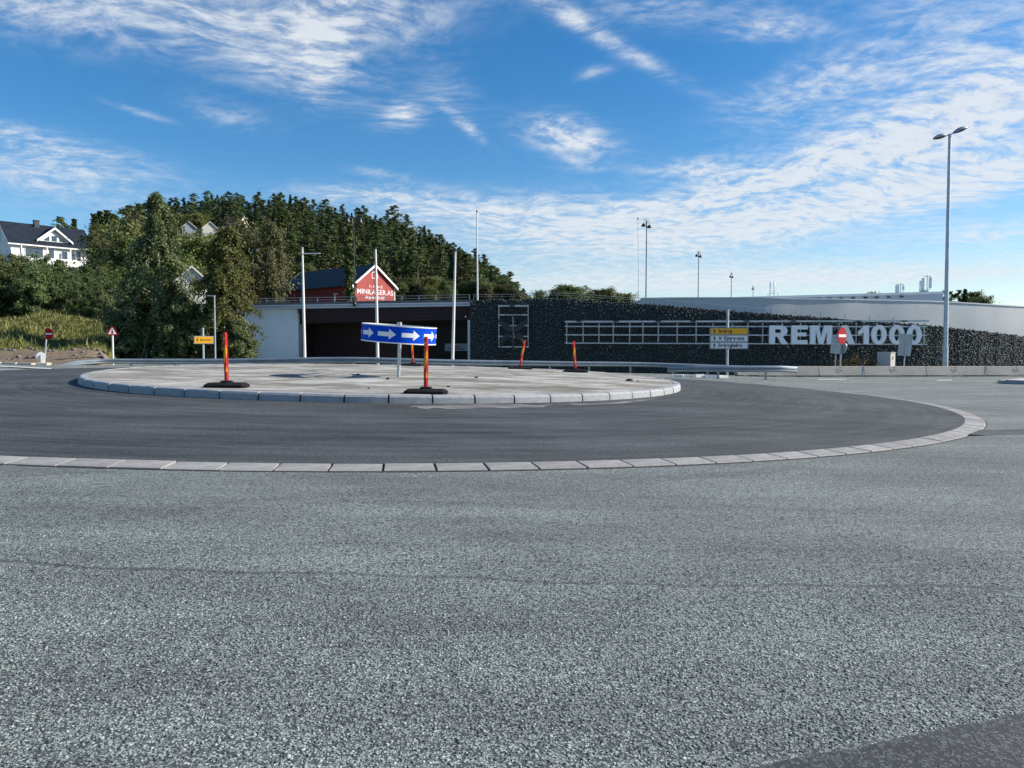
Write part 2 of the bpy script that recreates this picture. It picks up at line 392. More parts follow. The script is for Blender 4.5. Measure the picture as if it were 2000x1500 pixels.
class MB:
    def __init__(s): s.v = []; s.f = []; s.sm = []
    def add(s, vs, fs, smooth=False):
        n = len(s.v); s.v += [tuple(q) for q in vs]; s.f += [tuple(i + n for i in f) for f in fs]; s.sm += [smooth] * len(fs); return s
    def box(s, c, size, rot=0.0, mtx=None):
        x, y, z = (k / 2 for k in size)
        vs = [Vector(q) for q in ((-x, -y, -z), (x, -y, -z), (x, y, -z), (-x, y, -z), (-x, -y, z), (x, -y, z), (x, y, z), (-x, y, z))]
        mr = Matrix.Rotation(rot, 3, 'Z') if mtx is None else mtx
        s.add([mr @ q + Vector(c) for q in vs], [(0, 3, 2, 1), (4, 5, 6, 7), (0, 1, 5, 4), (1, 2, 6, 5), (2, 3, 7, 6), (3, 0, 4, 7)]); return s
    def span(s, x0, x1, y0, y1, z0, z1):
        return s.box(((x0 + x1) / 2, (y0 + y1) / 2, (z0 + z1) / 2), (x1 - x0, y1 - y0, z1 - z0))
    def prism(s, poly, vec):
        """polygon of 3-D points pushed along vec"""
        n = len(poly); vec = Vector(vec); a = [Vector(q) for q in poly]
        s.add(a + [q + vec for q in a], [tuple(range(n)), tuple(range(2 * n - 1, n - 1, -1))] + [(i, i + n, (i + 1) % n + n, (i + 1) % n) for i in range(n)]); return s
    def tube(s, pts, r, n=10, cap=True, smooth=True):
        pts = [Vector(q) for q in pts]; rr = r if isinstance(r, (list, tuple)) else [r] * len(pts)
        vs = []; fs = []
        for i, q in enumerate(pts):
            tg = (pts[min(i + 1, len(pts) - 1)] - pts[max(i - 1, 0)]).normalized()
            ref = Vector((1, 0, 0)) if abs(tg.x) < .8 else Vector((0, 1, 0))
            a = tg.cross(ref).normalized(); b = tg.cross(a)
            vs += [q + (a * math.cos(2 * math.pi * k / n) + b * math.sin(2 * math.pi * k / n)) * rr[i] for k in range(n)]
        for i in range(len(pts) - 1):
            for k in range(n): fs.append((i * n + k, i * n + (k + 1) % n, (i + 1) * n + (k + 1) % n, (i + 1) * n + k))
        s.add(vs, fs, smooth)
        if cap: s.add(vs[:n], [tuple(range(n))[::-1]]); s.add(vs[-n:], [tuple(range(n))])
        return s
    def lathe(s, prof, n=16, c=(0, 0, 0), smooth=True):
        c = Vector(c); vs = []; fs = []
        for (r_, z_) in prof: vs += [c + Vector((r_ * math.cos(2 * math.pi * k / n), r_ * math.sin(2 * math.pi * k / n), z_)) for k in range(n)]
        for i in range(len(prof) - 1):
            for k in range(n): fs.append((i * n + k, i * n + (k + 1) % n, (i + 1) * n + (k + 1) % n, (i + 1) * n + k))
        s.add(vs, fs, smooth); return s
    def mesh(s, name, material):
        me = bpy.data.meshes.new(name); me.from_pydata(s.v, [], s.f)
        me.polygons.foreach_set('use_smooth', s.sm); me.update(); me.materials.append(material); return me
    def build(s, name, material, parent=None, offset=None):
        if offset is not None:
            off = Vector(offset); s.v = [tuple(Vector(q) - off) for q in s.v]
        return link(name, s.mesh(name, material), parent)
def copy_thing(root, loc, rot=None, scale=None, label=None):
    c = root.copy(); COL.objects.link(c); c.location = loc
    if rot is not None: c.rotation_euler = rot
    if scale is not None: c.scale = scale
    if label: c['label'] = label
    for ch in list(root.children):
        d_ = ch.copy(); COL.objects.link(d_); d_.parent = c
        for g_ in list(ch.children):
            e_ = g_.copy(); COL.objects.link(e_); e_.parent = d_
    return c
def outline_mesh(name, splines, thick, material):
    """flat outline with holes, in X-Z, pushed to thickness along Y (front face at y = 0)"""
    cu = bpy.data.curves.new(name, 'CURVE'); cu.dimensions = '2D'; cu.fill_mode = 'BOTH'; cu.extrude = thick / 2
    for pts in splines:
        sp = cu.splines.new('POLY'); sp.points.add(len(pts) - 1); sp.use_cyclic_u = True
        for q, (x, y) in zip(sp.points, pts): q.co = (x, y, 0, 1)
    return curve_to_mesh(name, cu, thick, material)
def curve_to_mesh(name, cu, thick, material):
    o = bpy.data.objects.new(name, cu); COL.objects.link(o)
    dg = bpy.context.evaluated_depsgraph_get()
    me = bpy.data.meshes.new_from_object(o.evaluated_get(dg)); me.name = name
    bpy.data.objects.remove(o); bpy.data.curves.remove(cu)
    me.transform(Matrix(((1, 0, 0, 0), (0, 0, -1, thick / 2), (0, 1, 0, 0), (0, 0, 0, 1))))
    me.materials.clear(); me.materials.append(material)
    return me
def text_mesh(name, body, size, material, thick=.006, bold=0.0, align='LEFT', width=None):
    cu = bpy.data.curves.new(name, 'FONT'); cu.body = body; cu.size = size; cu.extrude = thick / 2; cu.offset = bold; cu.align_x = align
    me = curve_to_mesh(name, cu, thick, material)
    if width:
        xs = [q.co.x for q in me.vertices]; k = width / (max(xs) - min(xs)); me.transform(Matrix.Diagonal((k, 1, 1, 1)))
    return me
def place(name, me, parent, loc, rz_=0.0):
    o = link(name, me, parent); o.location = loc; o.rotation_euler = (0, 0, rz_); return o
def arrow_up(w_, h_):
    return [[(-w_ * .17, 0), (w_ * .17, 0), (w_ * .17, h_ * .52), (w_ * .5, h_ * .47), (0, h_), (-w_ * .5, h_ * .47), (-w_ * .17, h_ * .52)]]

# ------------------------------------------------------------------ ground, road, hill
g = MB(); g.add([(-3000, -600, -3), (3000, -600, -3), (3000, 4500, -3), (-3000, 4500, -3)], [(0, 1, 2, 3)])
set_props(g.build('ground', M['ground']), kind='structure')
def sheet(name, xs, ys, fz, material, kind='structure', parent=None, smooth=True):
    X, Yg = np.meshgrid(xs, ys); Z = fz(X, Yg)
    nx, ny = len(xs), len(ys)
    idx = np.arange(nx * ny).reshape(ny, nx)
    f = np.stack([idx[:-1, :-1], idx[:-1, 1:], idx[1:, 1:], idx[1:, :-1]], -1).reshape(-1, 4)
    o = link(name, np_mesh(name, np.stack([X, Yg, Z], -1).reshape(-1, 3), f, material, smooth), parent)
    return set_props(o, kind=kind)
sheet('road', np.arange(-62, 70.1, 1.0), np.arange(-14, 58.1, 1.0), rz, M['road'])

def crest_px(u):
    px = 1000 + u * F
    py = np.interp(px, [-400, 120, 165, 200, 260, 330, 410, 480, 560, 640, 700, 770, 820, 870, 920, 960, 1000, 1030, 1050, 1100, 3000],
                       [655, 650, 470, 430, 415, 400, 385, 388, 390, 405, 412, 425, 447, 470, 495, 515, 545, 572, 610, 668, 676])
    return py
def terr(x, y):
    x = np.asarray(x, float); y = np.asarray(y, float); u = x / np.maximum(y, 1)
    crest = np.maximum(1.33 + (676 - crest_px(u) - 50) * 400 / F, 1.0)
    left = np.interp(y, [34, 36.3, 36.8, 38.4, 46, 60, 75, 130, 170, 400, 700], [.2, .35, .5, 1.05, 1.9, 3.9, 5.2, 15.0, 17.0, 20, 20])
    left = left + .25 * np.sin(x * .9 + y * .35) * sst(y, 38, 42) * (1 - sst(y, 80, 120))
    a = [-.6, 0.0, 4.5, 8.5, 9.5, 14.0]
    mid = np.interp(y, [36, 58, 110, 150, 175, 215], a)
    top_ = mid + (crest - 14) * np.clip((y - 215) / 185, 0, 1) ** .9
    top_ = np.where(y > 400, top_ - (y - 400) * .05, top_)
    mid = np.where(y > 215, top_, mid)
    low = sst(u, -.02, .06)
    mid = mid * (1 - low) + low * np.interp(y, [36, 60, 90, 400, 700], [-1.0, -1.0, 1.5, 5, 5])
    k = 1 - sst(u, -.545, -.50)
    left2 = left * (1 - sst(u, -.58, -.53) * sst(y, 150, 260)) + mid * sst(u, -.58, -.53) * sst(y, 150, 260)
    return left2 * k + mid * (1 - k)
# bank next to the road (fine) and the hill behind (coarse)
ys_b = np.concatenate([np.arange(35.6, 48, .4), np.arange(48, 82, 1.0)])
def bank_z(x, y): return terr(x, y) + .10 * np.sin(x * 2.3) * np.sin(y * 1.7) * sst(y, 37, 39)
sheet('grass_bank', np.arange(-75, -16.9, .6), ys_b, bank_z, M['bank'])
us = np.linspace(-1.0, 1.0, 160); yh = np.concatenate([np.linspace(78, 220, 40), np.linspace(226, 420, 40), np.linspace(430, 700, 12)])
U, YH = np.meshgrid(us, yh); XH = U * YH; ZH = terr(XH, YH) - .15
idx = np.arange(U.size).reshape(U.shape)
f = np.stack([idx[:-1, :-1], idx[:-1, 1:], idx[1:, 1:], idx[1:, :-1]], -1).reshape(-1, 4)
set_props(link('hill', np_mesh('hill', np.stack([XH, YH, ZH], -1).reshape(-1, 3), f, M['forest_floor'], True)), kind='structure')

# ------------------------------------------------------------------ roundabout
def ring_sheet(name, r0, r1, nr, na, fz, material, parent=None):
    rr = np.linspace(r0, r1, nr); aa = np.linspace(0, 2 * np.pi, na, endpoint=False)
    RR, AA = np.meshgrid(rr, aa); X = CX + RR * np.cos(AA); Y_ = CY + RR * np.sin(AA); Z = fz(X, Y_, RR)
    idx = np.arange(nr * na).reshape(na, nr); nx_ = np.roll(idx, -1, 0)
    f = np.stack([idx[:, :-1], idx[:, 1:], nx_[:, 1:], nx_[:, :-1]], -1).reshape(-1, 4)
    o = link(name, np_mesh(name, np.stack([X, Y_, Z], -1).reshape(-1, 3), f, material, True), parent)
    return set_props(o, kind='structure')
ring_sheet('roundabout_apron', RI - .05, RO - .34, 14, 200, lambda x, y, r: rz(x, y) + .03 + .17 * np.clip((RO - .36 - r) / (RO - .36 - RI), 0, 1), M['apron'])
def isl_z(x, y, r):
    bumps = .012 * np.sin(x * 3.1 + 1) * np.sin(y * 2.3) + .02 * np.exp(-((r - 2.4) / .35) ** 2) * (1 + np.sin(np.arctan2(y - CY, x - CX) * 5))
    return rz(x, y) + .36 + .06 * np.clip(1 - (r / RI) ** 2, 0, 1) + bumps * np.clip((RI - .3 - r), 0, 1) - .004
ring_sheet('traffic_island', .02, RI - .17, 40, 160, isl_z, M['island'])

def basis(x, y, ang, fz):
    e = .2; gx = float((fz(x + e, y) - fz(x - e, y)) / (2 * e)); gy = float((fz(x, y + e) - fz(x, y - e)) / (2 * e))
    nrm = Vector((-gx, -gy, 1)).normalized()
    tan = Vector((-math.sin(ang), math.cos(ang), 0)); tan = (tan - nrm * tan.dot(nrm)).normalized()
    rad = tan.cross(nrm)
    return tan, rad, nrm
def stone_mesh(name, L, prof, rad, material, nseg=3):
    """kerb stone: profile (radial, z) swept along an arc of length L; x = tangent, y = radial outward"""
    vs = []; fs = []; n = len(prof)
    for i in range(nseg + 1):
        a = (i / nseg - .5) * L / rad; sc = .985 if i in (0, nseg) else 1.0
        for (r_, z_) in prof:
            q = rad + r_
            vs.append((q * math.sin(a), q * math.cos(a) - rad, z_ * sc))
    for i in range(nseg):
        for k in range(n): fs.append((i * n + k, i * n + (k + 1) % n, (i + 1) * n + (k + 1) % n, (i + 1) * n + k))
    fs += [tuple(range(n))[::-1], tuple(range(nseg * n, nseg * n + n))]
    m_ = MB(); m_.add(vs, fs); return m_.mesh(name, material)
def kerb_ring(kname, rad, L, gap, prof, material, base_r, hz, a0=0.0, miss=()):
    k = ring_sheet(kname, base_r[0], base_r[1], 3, 240, lambda x, y, r: rz(x, y) + hz, M['mortar'])
    n = int(round(2 * math.pi * rad / L)); L_ = 2 * math.pi * rad / n
    me = stone_mesh('kerb_stone', L_ - gap, prof, rad, material)
    rr = random.Random(5)
    for i in range(n):
        ang = a0 + 2 * math.pi * i / n
        if i in miss: continue
        x, y = CX + rad * math.cos(ang), CY + rad * math.sin(ang)
        tn, rd, nm = basis(x, y, ang, rz)
        o = link('kerb_stone', me, k)
        j = rr.uniform(-.004, .004)
        mw = Matrix.Identity(4); mw.col[0][:3] = -tn; mw.col[1][:3] = rd; mw.col[2][:3] = nm
        mw.translation = (x + rd.x * j, y + rd.y * j, float(rz(x, y)) + rr.uniform(-.004, .005))
        o.matrix_local = mw @ Matrix.Rotation(rr.uniform(-.006, .006), 4, 'Z') @ Matrix.Rotation(rr.uniform(-.008, .008), 4, 'X')
    return k
kerb_ring('outer_kerb', RO - .18, .56, .030, [(.18, -.06), (.18, .012), (.165, .020), (-.17, .036), (-.18, .030), (-.18, -.06)], M['kerb_flat'], (RO - .37, RO + .03), .006, .01)
kerb_ring('inner_kerb', RI - .10, .84, .034, [(.10, .12), (.085, .315), (.06, .352), (.03, .365), (-.10, .368), (-.10, .12)], M['kerb'], (RI - .21, RI - .03), .30, .03)
# backing under the inner kerb so that the joints read dark
ring_sheet('kerb_foundation', RI - .06, RI - .035, 2, 200, lambda x, y, r: rz(x, y) + np.where(r < RI - .05, .33, .15), M['mortar'])
def flat_patch(name, pix, material, lift, n=1):
    pts = [hit(*q) for q in pix]
    ds = []
    for i, a in enumerate(pts):
        b = pts[(i + 1) % len(pts)]
        for k in range(n): ds.append(a.lerp(b, k / n))
    mb = MB(); mb.add([(q.x, q.y, float(sz(q.x, q.y)) + lift) for q in ds], [tuple(range(len(ds)))])
    return set_props(mb.build(name, material), kind='structure')
def ragged(pix, amp, seed, sub=6):
    r_ = random.Random(seed); out = []
    for i, a in enumerate(pix):
        b = pix[(i + 1) % len(pix)]
        for k in range(sub):
            t_ = k / sub; out.append((a[0] + (b[0] - a[0]) * t_ + r_.uniform(-amp, amp), a[1] + (b[1] - a[1]) * t_ + r_.uniform(-amp, amp) * .25))
    return out
flat_patch('asphalt_patch', [(1480, 1500), (1530, 1488), (1600, 1475), (1680, 1462), (1740, 1446), (1800, 1436), (1870, 1418), (1930, 1411), (2000, 1394), (2300, 1340), (2300, 1900), (1400, 1900)], M['road_dark'], .003)
flat_patch('asphalt_patch', ragged([(-200, 905), (0, 908), (90, 914), (230, 922), (160, 923), (60, 930), (-200, 936)], 3, 2, 4), M['road_patch'], .002)
flat_patch('asphalt_patch', ragged([(1180, 934), (1290, 930), (1420, 922), (1560, 908), (1520, 922), (1430, 930), (1340, 936), (1240, 942)], 5, 3, 4), M['road_patch'], .002)
flat_patch('asphalt_patch', ragged([(1915, 842), (2050, 836), (2300, 830), (2300, 846), (2050, 848), (1890, 851)], 3, 4, 4), M['road_dark'], .003)
flat_patch('cement_dust', ragged([(800, 793), (930, 790), (1080, 791), (1060, 795), (960, 797), (900, 800), (830, 798)], 6, 5, 5), M['dust'], .005)
flat_patch('cement_dust', ragged([(1100, 789), (1200, 786), (1290, 778), (1230, 787), (1130, 792)], 5, 6, 5), M['dust'], .005)
# the surfacing chips stand proud near the viewer; farther off the material alone carries them
n = 90000
yy_ = np.sqrt(rng.uniform(2.0 ** 2, 6.2 ** 2, n)); xx_ = rng.uniform(-.78, .78, n) * yy_
dr_ = np.stack([(xx_ / yy_) * F + 1000, yy_], 1)
ypx = np.array([1500 - 105 * (p - 1490) / 510 for p in dr_[:, 0]]); ylim = CAMZ * F / np.maximum(ypx - 676 - 8, 1)   # edge of the dark resurfaced strip
keep = rng.uniform(0, 1, n) < (1 - sst(yy_, 2.9, 6.1)) * .95
keep &= ~((dr_[:, 0] > 1470) & (yy_ < ylim * 1.0 + .03))
keep &= ~((np.abs(yy_ - (4.33 - .018 * xx_ + .011 * xx_ ** 2) + .03 * np.sin(xx_ * 2.1) + .015 * np.sin(xx_ * 7)) < .030) & (rng.uniform(0, 1, n) < .85))
xx_, yy_ = xx_[keep], yy_[keep]; n = len(xx_)
sz_c = rng.uniform(.003, .0066, n) * rng.choice([1, 1, 1.35], n)
Vc = ICO_V[None] * (1 + rng.uniform(-.32, .32, (n, 12, 1)))
an_ = rng.uniform(0, 6.283, n); ca, sa = np.cos(an_)[:, None], np.sin(an_)[:, None]
Vx = Vc[:, :, 0] * 1.25; Vy = Vc[:, :, 1] * .85; Vz = Vc[:, :, 2] * .46
tl_ = rng.normal(size=(n, 2, 1)) * .16
Vz = Vz + Vx * tl_[:, 0] + Vy * tl_[:, 1]
V = np.stack([(Vx * ca - Vy * sa) * sz_c[:, None] + xx_[:, None], (Vx * sa + Vy * ca) * sz_c[:, None] + yy_[:, None], Vz * sz_c[:, None] + rz(xx_, yy_)[:, None] + .0002], -1).reshape(-1, 3)
m, t, p = base_mat('road_chips')
g_ = t.node('ShaderNodeNewGeometry'); ri = g_.outputs['Random Per Island']
cr = t.mix(t.step(ri, .0, .55), (.050, .060, .064), (.20, .228, .216)); cr = t.mix(t.step(ri, .6, 1.0), cr, (.37, .405, .375))
tc = t.node('ShaderNodeTexCoord'); lo = t.noise(t.mapping(tc.outputs['Object'], (.5, 1.4, 1)), .55, 5, .6); lo2 = t.noise(t.mapping(tc.outputs['Object'], (.25, 1.0, 1), (0, 0, R(4))), 2.2, 5, .65)
h = t.node('ShaderNodeHueSaturation'); t.put(h.inputs['Color'], cr); t.put(h.inputs['Value'], t.m('ADD', t.step(lo, .3, .7, .80, 1.20), t.step(lo2, .3, .7, -.10, .10))); cr = h.outputs[0]
t.put(p.inputs['Base Color'], cr); p.inputs['Roughness'].default_value = .8; p.inputs['Specular IOR Level'].default_value = .3
set_props(link('road_chips', np_mesh('road_chips', V, (ICO_F[None] + (np.arange(n) * 12)[:, None, None]).reshape(-1, 3), m)), 'coarse grey stone chips of the road surface in the foreground', 'road chips', kind='stuff')
# painted dashes on the far right and edge line on the far left
for i, (x0, x1, yy) in enumerate(((1596, 1650, 740.8), (1828, 1856, 742.5))):
    flat_patch('road_marking', [(x0, yy), (x1, yy - .6), (x1 + 5, yy + .3), (x0 + 4, yy + .9)], M['white_paint'], .006)
flat_patch('road_marking', [(-60, 711), (100, 719.5), (100, 720.8), (-60, 713)], M['white_paint'], .006)

# ------------------------------------------------------------------ gabion wall
def smooth_path(ctrl, n=8):
    pts = []
    c = [ctrl[0]] + list(ctrl) + [ctrl[-1]]
    for i in range(1, len(c) - 2):
        for k in range(n):
            t_ = k / n; a, b, c_, d_ = c[i - 1], c[i], c[i + 1], c[i + 2]
            pts.append(.5 * ((2 * b) + (c_ - a) * t_ + (2 * a - 5 * b + 4 * c_ - d_) * t_ ** 2 + (-a + 3 * b - 3 * c_ + d_) * t_ ** 3))
    pts.append(ctrl[-1]); return pts
WALL = [at(px, 700, Y) for px, Y in ((919, 47.0), (1100, 47.5), (1300, 48.2), (1500, 49.0), (1650, 49.7), (1800, 50.6), (1900, 52.0), (2000, 54.5), (2080, 57.5), (2180, 62))]
WALL = [Vector((q.x, q.y, 0)) for q in WALL]
wl = [0.0]
for a, b in zip(WALL[:-1], WALL[1:]): wl.append(wl[-1] + (b - a).length)
def wall_pt(s_):
    s_ = min(max(s_, 0), wl[-1] - 1e-4)
    i = max(k for k in range(len(wl) - 1) if wl[k] <= s_)
    t_ = (s_ - wl[i]) / (wl[i + 1] - wl[i]); q = WALL[i].lerp(WALL[i + 1], t_)
    tg = (WALL[min(i + 2, len(WALL) - 1)] - WALL[max(i - 1, 0)]).normalized(); tg.z = 0
    tl = (WALL[i + 1] - WALL[i]).normalized()
    return q, tl
TOPX = [900, 919, 1000, 1060, 1100, 1130, 1200, 1280, 1400, 1500, 1600, 1700, 1800, 1850, 1900, 1960, 2000, 2200]
TOPY = [584, 584, 583, 579.5, 580, 582, 588, 592, 603, 610.5, 617, 624.5, 632, 637, 643, 650, 655.5, 672]
def wall_top(q):
    px = 1000 + F * q.x / q.y
    py = float(np.interp(px, TOPX, TOPY))
    return at(px, py, q.y).z
def stone_cloud(name, pts, sizes, material):
    n = len(pts); V = np.zeros((n, 12, 3))
    for i in range(n):
        q = np.linalg.qr(rng.normal(size=(3, 3)))[0]
        v = ICO_V * (1 + rng.uniform(-.28, .28, (12, 1))) * np.array((1.25, .8, .8)) @ q
        v = v * np.array((1.15, .8, .85))
        V[i] = v * sizes[i] + pts[i]
    Fc = (ICO_F[None] + (np.arange(n) * 12)[:, None, None]).reshape(-1, 3)
    return np_mesh(name, V.reshape(-1, 3), Fc, material)
# per-stone colour
m, t, p = base_mat('gabion_stones')
g_ = t.node('ShaderNodeNewGeometry'); ri = g_.outputs['Random Per Island']
col = t.mix(t.step(ri, .0, .9), (.024, .040, .045), (.050, .070, .073))
col = t.mix(t.step(ri, .985, .995), col, (.20, .22, .22))
tc = t.node('ShaderNodeTexCoord'); nz = t.noise(tc.outputs['Object'], 9, 4)
t.put(p.inputs['Base Color'], t.mix(t.m('MULTIPLY', nz, .45), col, (.03, .035, .034))); p.inputs['Roughness'].default_value = .7
M['gabion'] = m
gw = thing('gabion_wall', 'long dark gabion wall of stone-filled baskets, curving away and falling to the right', 'gabion wall', (WALL[0].x, WALL[0].y, -.6))
OFF = Vector(gw.location)
core = MB(); s_ = 0
NS = 40
prev = None
for i in range(NS + 1):
    s_ = wl[-1] * i / NS; q, tl = wall_pt(s_); nb = Vector((-tl.y, tl.x, 0))
    a = q + nb * .065; b = q + nb * .9; zt = wall_top(q) - .10
    cur = [Vector((a.x, a.y, -1)), Vector((a.x, a.y, zt)), Vector((b.x, b.y, zt)), Vector((b.x, b.y, -1))]
    if prev:
        core.add(prev + cur, [(0, 4, 5, 1), (1, 5, 6, 2), (2, 6, 7, 3)])
        if i == 1: core.add(prev, [(0, 1, 2, 3)])
    prev = cur
core.build('core', M['stone_dark'], gw, OFF)
BW = 1.95; nb_ = int(wl[-1] / BW)
SPLIT = 3.0
for i in range(nb_):
    for row in (0, 1):
        pts = []; siz = []
        z0, = (-.55,) if row == 0 else (SPLIT + .03,)
        sp = .108
        for ss in np.arange(i * BW + .06, (i + 1) * BW - .05, sp):
            q0, tl = wall_pt(ss); zt = wall_top(q0) - .06
            z1 = min(SPLIT - .03, zt) if row == 0 else zt
            if z1 - z0 < .12: continue
            nb = Vector((-tl.y, tl.x, 0))
            for zz_ in np.arange(z0, z1, sp * .72):
                q = q0 + tl * rng.uniform(-.05, .05) + nb * rng.uniform(-.02, .07)
                pts.append((q.x - OFF.x, q.y - OFF.y, zz_ + rng.uniform(-.04, .04) - OFF.z)); siz.append(rng.uniform(.045, .080))
        if pts:
            b = link('gabion_basket', stone_cloud('gabion_basket', np.array(pts), siz, M['gabion']), gw)
            b['kind'] = 'stuff'
# steel edges of the baskets
ed = MB()
for i in range(nb_ + 1):
    q, tl = wall_pt(i * BW); nb = Vector((-tl.y, tl.x, 0)); q = q - nb * .07
    ed.box((q.x, q.y, (wall_top(q) - .6) / 2), (.035, .03, wall_top(q) + .5))
ed.build('basket_edge', M['black'], gw, OFF)

# railing along the top of pavilion roof and gabion wall
def railing(name, label, pts, hgt, nper, post_r, material, group=None, rails=(1.0, .5)):
    r_ = thing(name, label, 'railing', pts[0], 0, group)
    for k in rails:
        mb = MB(); mb.tube([q + Vector((0, 0, hgt * k)) for q in pts], post_r * .8, 6); mb.build('rail', material, r_, pts[0])
    L = [0.0]
    for a, b in zip(pts[:-1], pts[1:]): L.append(L[-1] + (b - a).length)
    n = int(L[-1] / nper)
    for i in range(n + 1):
        s_ = L[-1] * i / n; j = max(k for k in range(len(L) - 1) if L[k] <= s_ + 1e-6)
        q = pts[j].lerp(pts[j + 1], (s_ - L[j]) / (L[j + 1] - L[j]))
        mb = MB(); mb.box(q + Vector((0, 0, hgt / 2)), (post_r * 2.6, post_r * 2, hgt + .02)); mb.build('post', material, r_, pts[0])
    return r_
pp = []
for px, py in ((455, 596), (525, 593), (600, 591.5), (700, 589.5), (800, 588), (917, 585.5)): pp.append(at(px, py, 49.0))
railing('roof_railing', 'low galvanised two-rail railing along the pavilion roof edge in front of the red barn', pp, .33, 1.05, .016, M['galv'])
pp = []
for px in (925, 1000, 1060, 1130, 1200, 1280, 1400, 1500, 1600, 1690, 1745):
    Y = float(np.interp(px, [919, 1500, 1800], [47.8, 49.9, 51.6])); pp.append(at(px, float(np.interp(px, TOPX, TOPY)), Y))
railing('wall_railing', 'thin wire railing following the sloping top of the dark gabion wall', pp, .27, 1.75, .011, M['galv_dull'])

# ------------------------------------------------------------------ rendered parapet building behind the wall, upper roof
pw = []
for px, py, Y in ((1255, 584, 52), (1340, 583, 52), (1480, 583, 52.3), (1560, 585, 52.8), (1640, 585.6, 53.4), (1700, 587, 54), (1780, 588.6, 54.8), (1850, 591, 55.7), (1920, 595, 56.7), (2000, 600, 58.2), (2100, 607, 60.8), (2200, 614, 64.5)):
    pw.append(at(px, py, Y))
pw = smooth_path(pw, 6)
rb = thing('rendered_building', 'long pale rendered wall curving away behind the gabion wall', 'building', (pw[0].x, pw[0].y, -1))
mb = MB(); cp = MB(); n = len(pw)
for (q0, q1) in zip(pw[:-1], pw[1:]):
    dd = (q1 - q0); dd.z = 0; nb = Vector((-dd.y, dd.x, 0)).normalized() * 1.0
    mb.add([Vector((q0.x, q0.y, -1)), Vector((q1.x, q1.y, -1)), q1, q0], [(0, 1, 2, 3)], True)
    f_ = -nb * .05
    up = Vector((0, 0, .085))
    cp.add([q0 + f_, q1 + f_, q1 + f_ + up, q0 + f_ + up, q0 + nb + up, q1 + nb + up, q0 + nb, q1 + nb], [(0, 1, 2, 3), (3, 2, 5, 4), (0, 6, 7, 1), (6, 4, 5, 7)])
q0, q1 = pw[0], pw[-1]
roof = [Vector((q.x, q.y, q.z - .35)) for q in pw]
mb.add(roof + [Vector((q1.x - 6, q1.y + 25, q1.z - .35)), Vector((q0.x, q0.y + 25, q0.z - .35))], [tuple(range(n + 2))])
mb.add([Vector((q0.x, q0.y, -1)), q0, Vector((q0.x, q0.y + 25, q0.z)), Vector((q0.x, q0.y + 25, -1))], [(0, 1, 2, 3)])
mb.build('wall', M['render_wall'], rb, rb.location)
cp.build('coping', M['fascia'], rb, rb.location)

ub = thing('upper_roof_block', 'blue grey flat roof block rising behind the pale rendered wall', 'building', at(1700, 600, 75))
a0, a1, a2, a3 = at(1440, 584.5, 76), at(1842, 573.5, 75.5), at(1842, 600, 75.5), at(1440, 600, 76)
dv = Vector((a1.x - a0.x, a1.y - a0.y, 0)).normalized(); nb = Vector((-dv.y, dv.x, 0)) * 14
mb = MB(); mb.prism([a0, a1, a2, a3], nb); mb.build('wall', mat('upper_cladding', (.36, .41, .48), (.30, .35, .42), .4, .6), ub, ub.location)
mb = MB(); e_ = -nb.normalized() * .12
mb.prism([a0 + e_ + Vector((0, 0, .0)), a1 + e_, a1 + e_ + Vector((0, 0, .22)), a0 + e_ + Vector((0, 0, .22))], nb * 1.02); mb.build('roof_edge', M['fascia'], ub, ub.location)
for px in (1598, 1620, 1643, 1666, 1690, 1712, 1735, 1760):
    k = (px - 1440) / (1842 - 1440); q = a0.lerp(a1, k) + e_ * 1.5 + Vector((0, 0, -.20))
    mb = MB(); mb.box(q, (.34, .1, .14)); mb.build('vent', M['black'], ub, ub.location)

def panel_antenna(loc, label, specs, cat='antenna'):
    """specs: list of (kind, dx, z0, z1, r)"""
    r_ = thing('roof_antenna', label, cat, loc)
    for kind, dx, z0, z1, rad in specs:
        mb = MB()
        if kind == 'drum': mb.lathe([(0, z0), (rad, z0), (rad, z1), (0, z1)], 12, (dx, 0, 0)); mb.build('panel', M['letter'], r_)
        elif kind == 'panel':
            mb.box((dx, 0, (z0 + z1) / 2), (rad * 2, rad, z1 - z0)); mb.build('panel', M['fascia'], r_)
        elif kind == 'mast': mb.tube([(dx, .05, z0), (dx, .05, z1)], rad, 6); mb.build('mast', M['galv'], r_)
        elif kind == 'bar': mb.box((dx, .05, z0), (z1, .05, rad)); mb.build('cross_bar', M['galv'], r_)
        elif kind == 'brace': mb.tube([(dx, 0, z1), (dx + rad, 0, z0)], .035, 5); mb.build('brace', M['galv'], r_)
        elif kind == 'box': mb.box((dx, 0, (z0 + z1) / 2), (rad, .4, z1 - z0)); mb.build('equipment_box', M['galv_dull'], r_)
    return r_
Y = 80; k = Y / F
b0 = at(1508, 582, Y)
panel_antenna(b0, 'pair of slim white antenna cylinders at the left end of the upper roof', [('drum', -.21, .6, 1.75, .075), ('drum', .21, .6, 1.75, .075), ('mast', -.21, -.3, .6, .04), ('mast', .21, -.3, .6, .04), ('mast', -.42, -.3, .4, .035), ('mast', .62, -.3, .55, .03), ('bar', 0, .5, .6, .05)])
Y = 76; b0 = at(1758, 577, Y)
panel_antenna(b0, 'single broad antenna panel on a T mast left of the larger antenna cluster', [('panel', -.30, .15, 1.02, .16), ('mast', -.30, -.2, 1.15, .03), ('mast', .06, -.2, 1.2, .035), ('panel', .30, .55, .95, .09), ('mast', .30, -.2, 1.15, .03), ('bar', 0, 1.12, .75, .05), ('box', .45, -.1, .18, .4)])
b0 = at(1808, 575, Y)
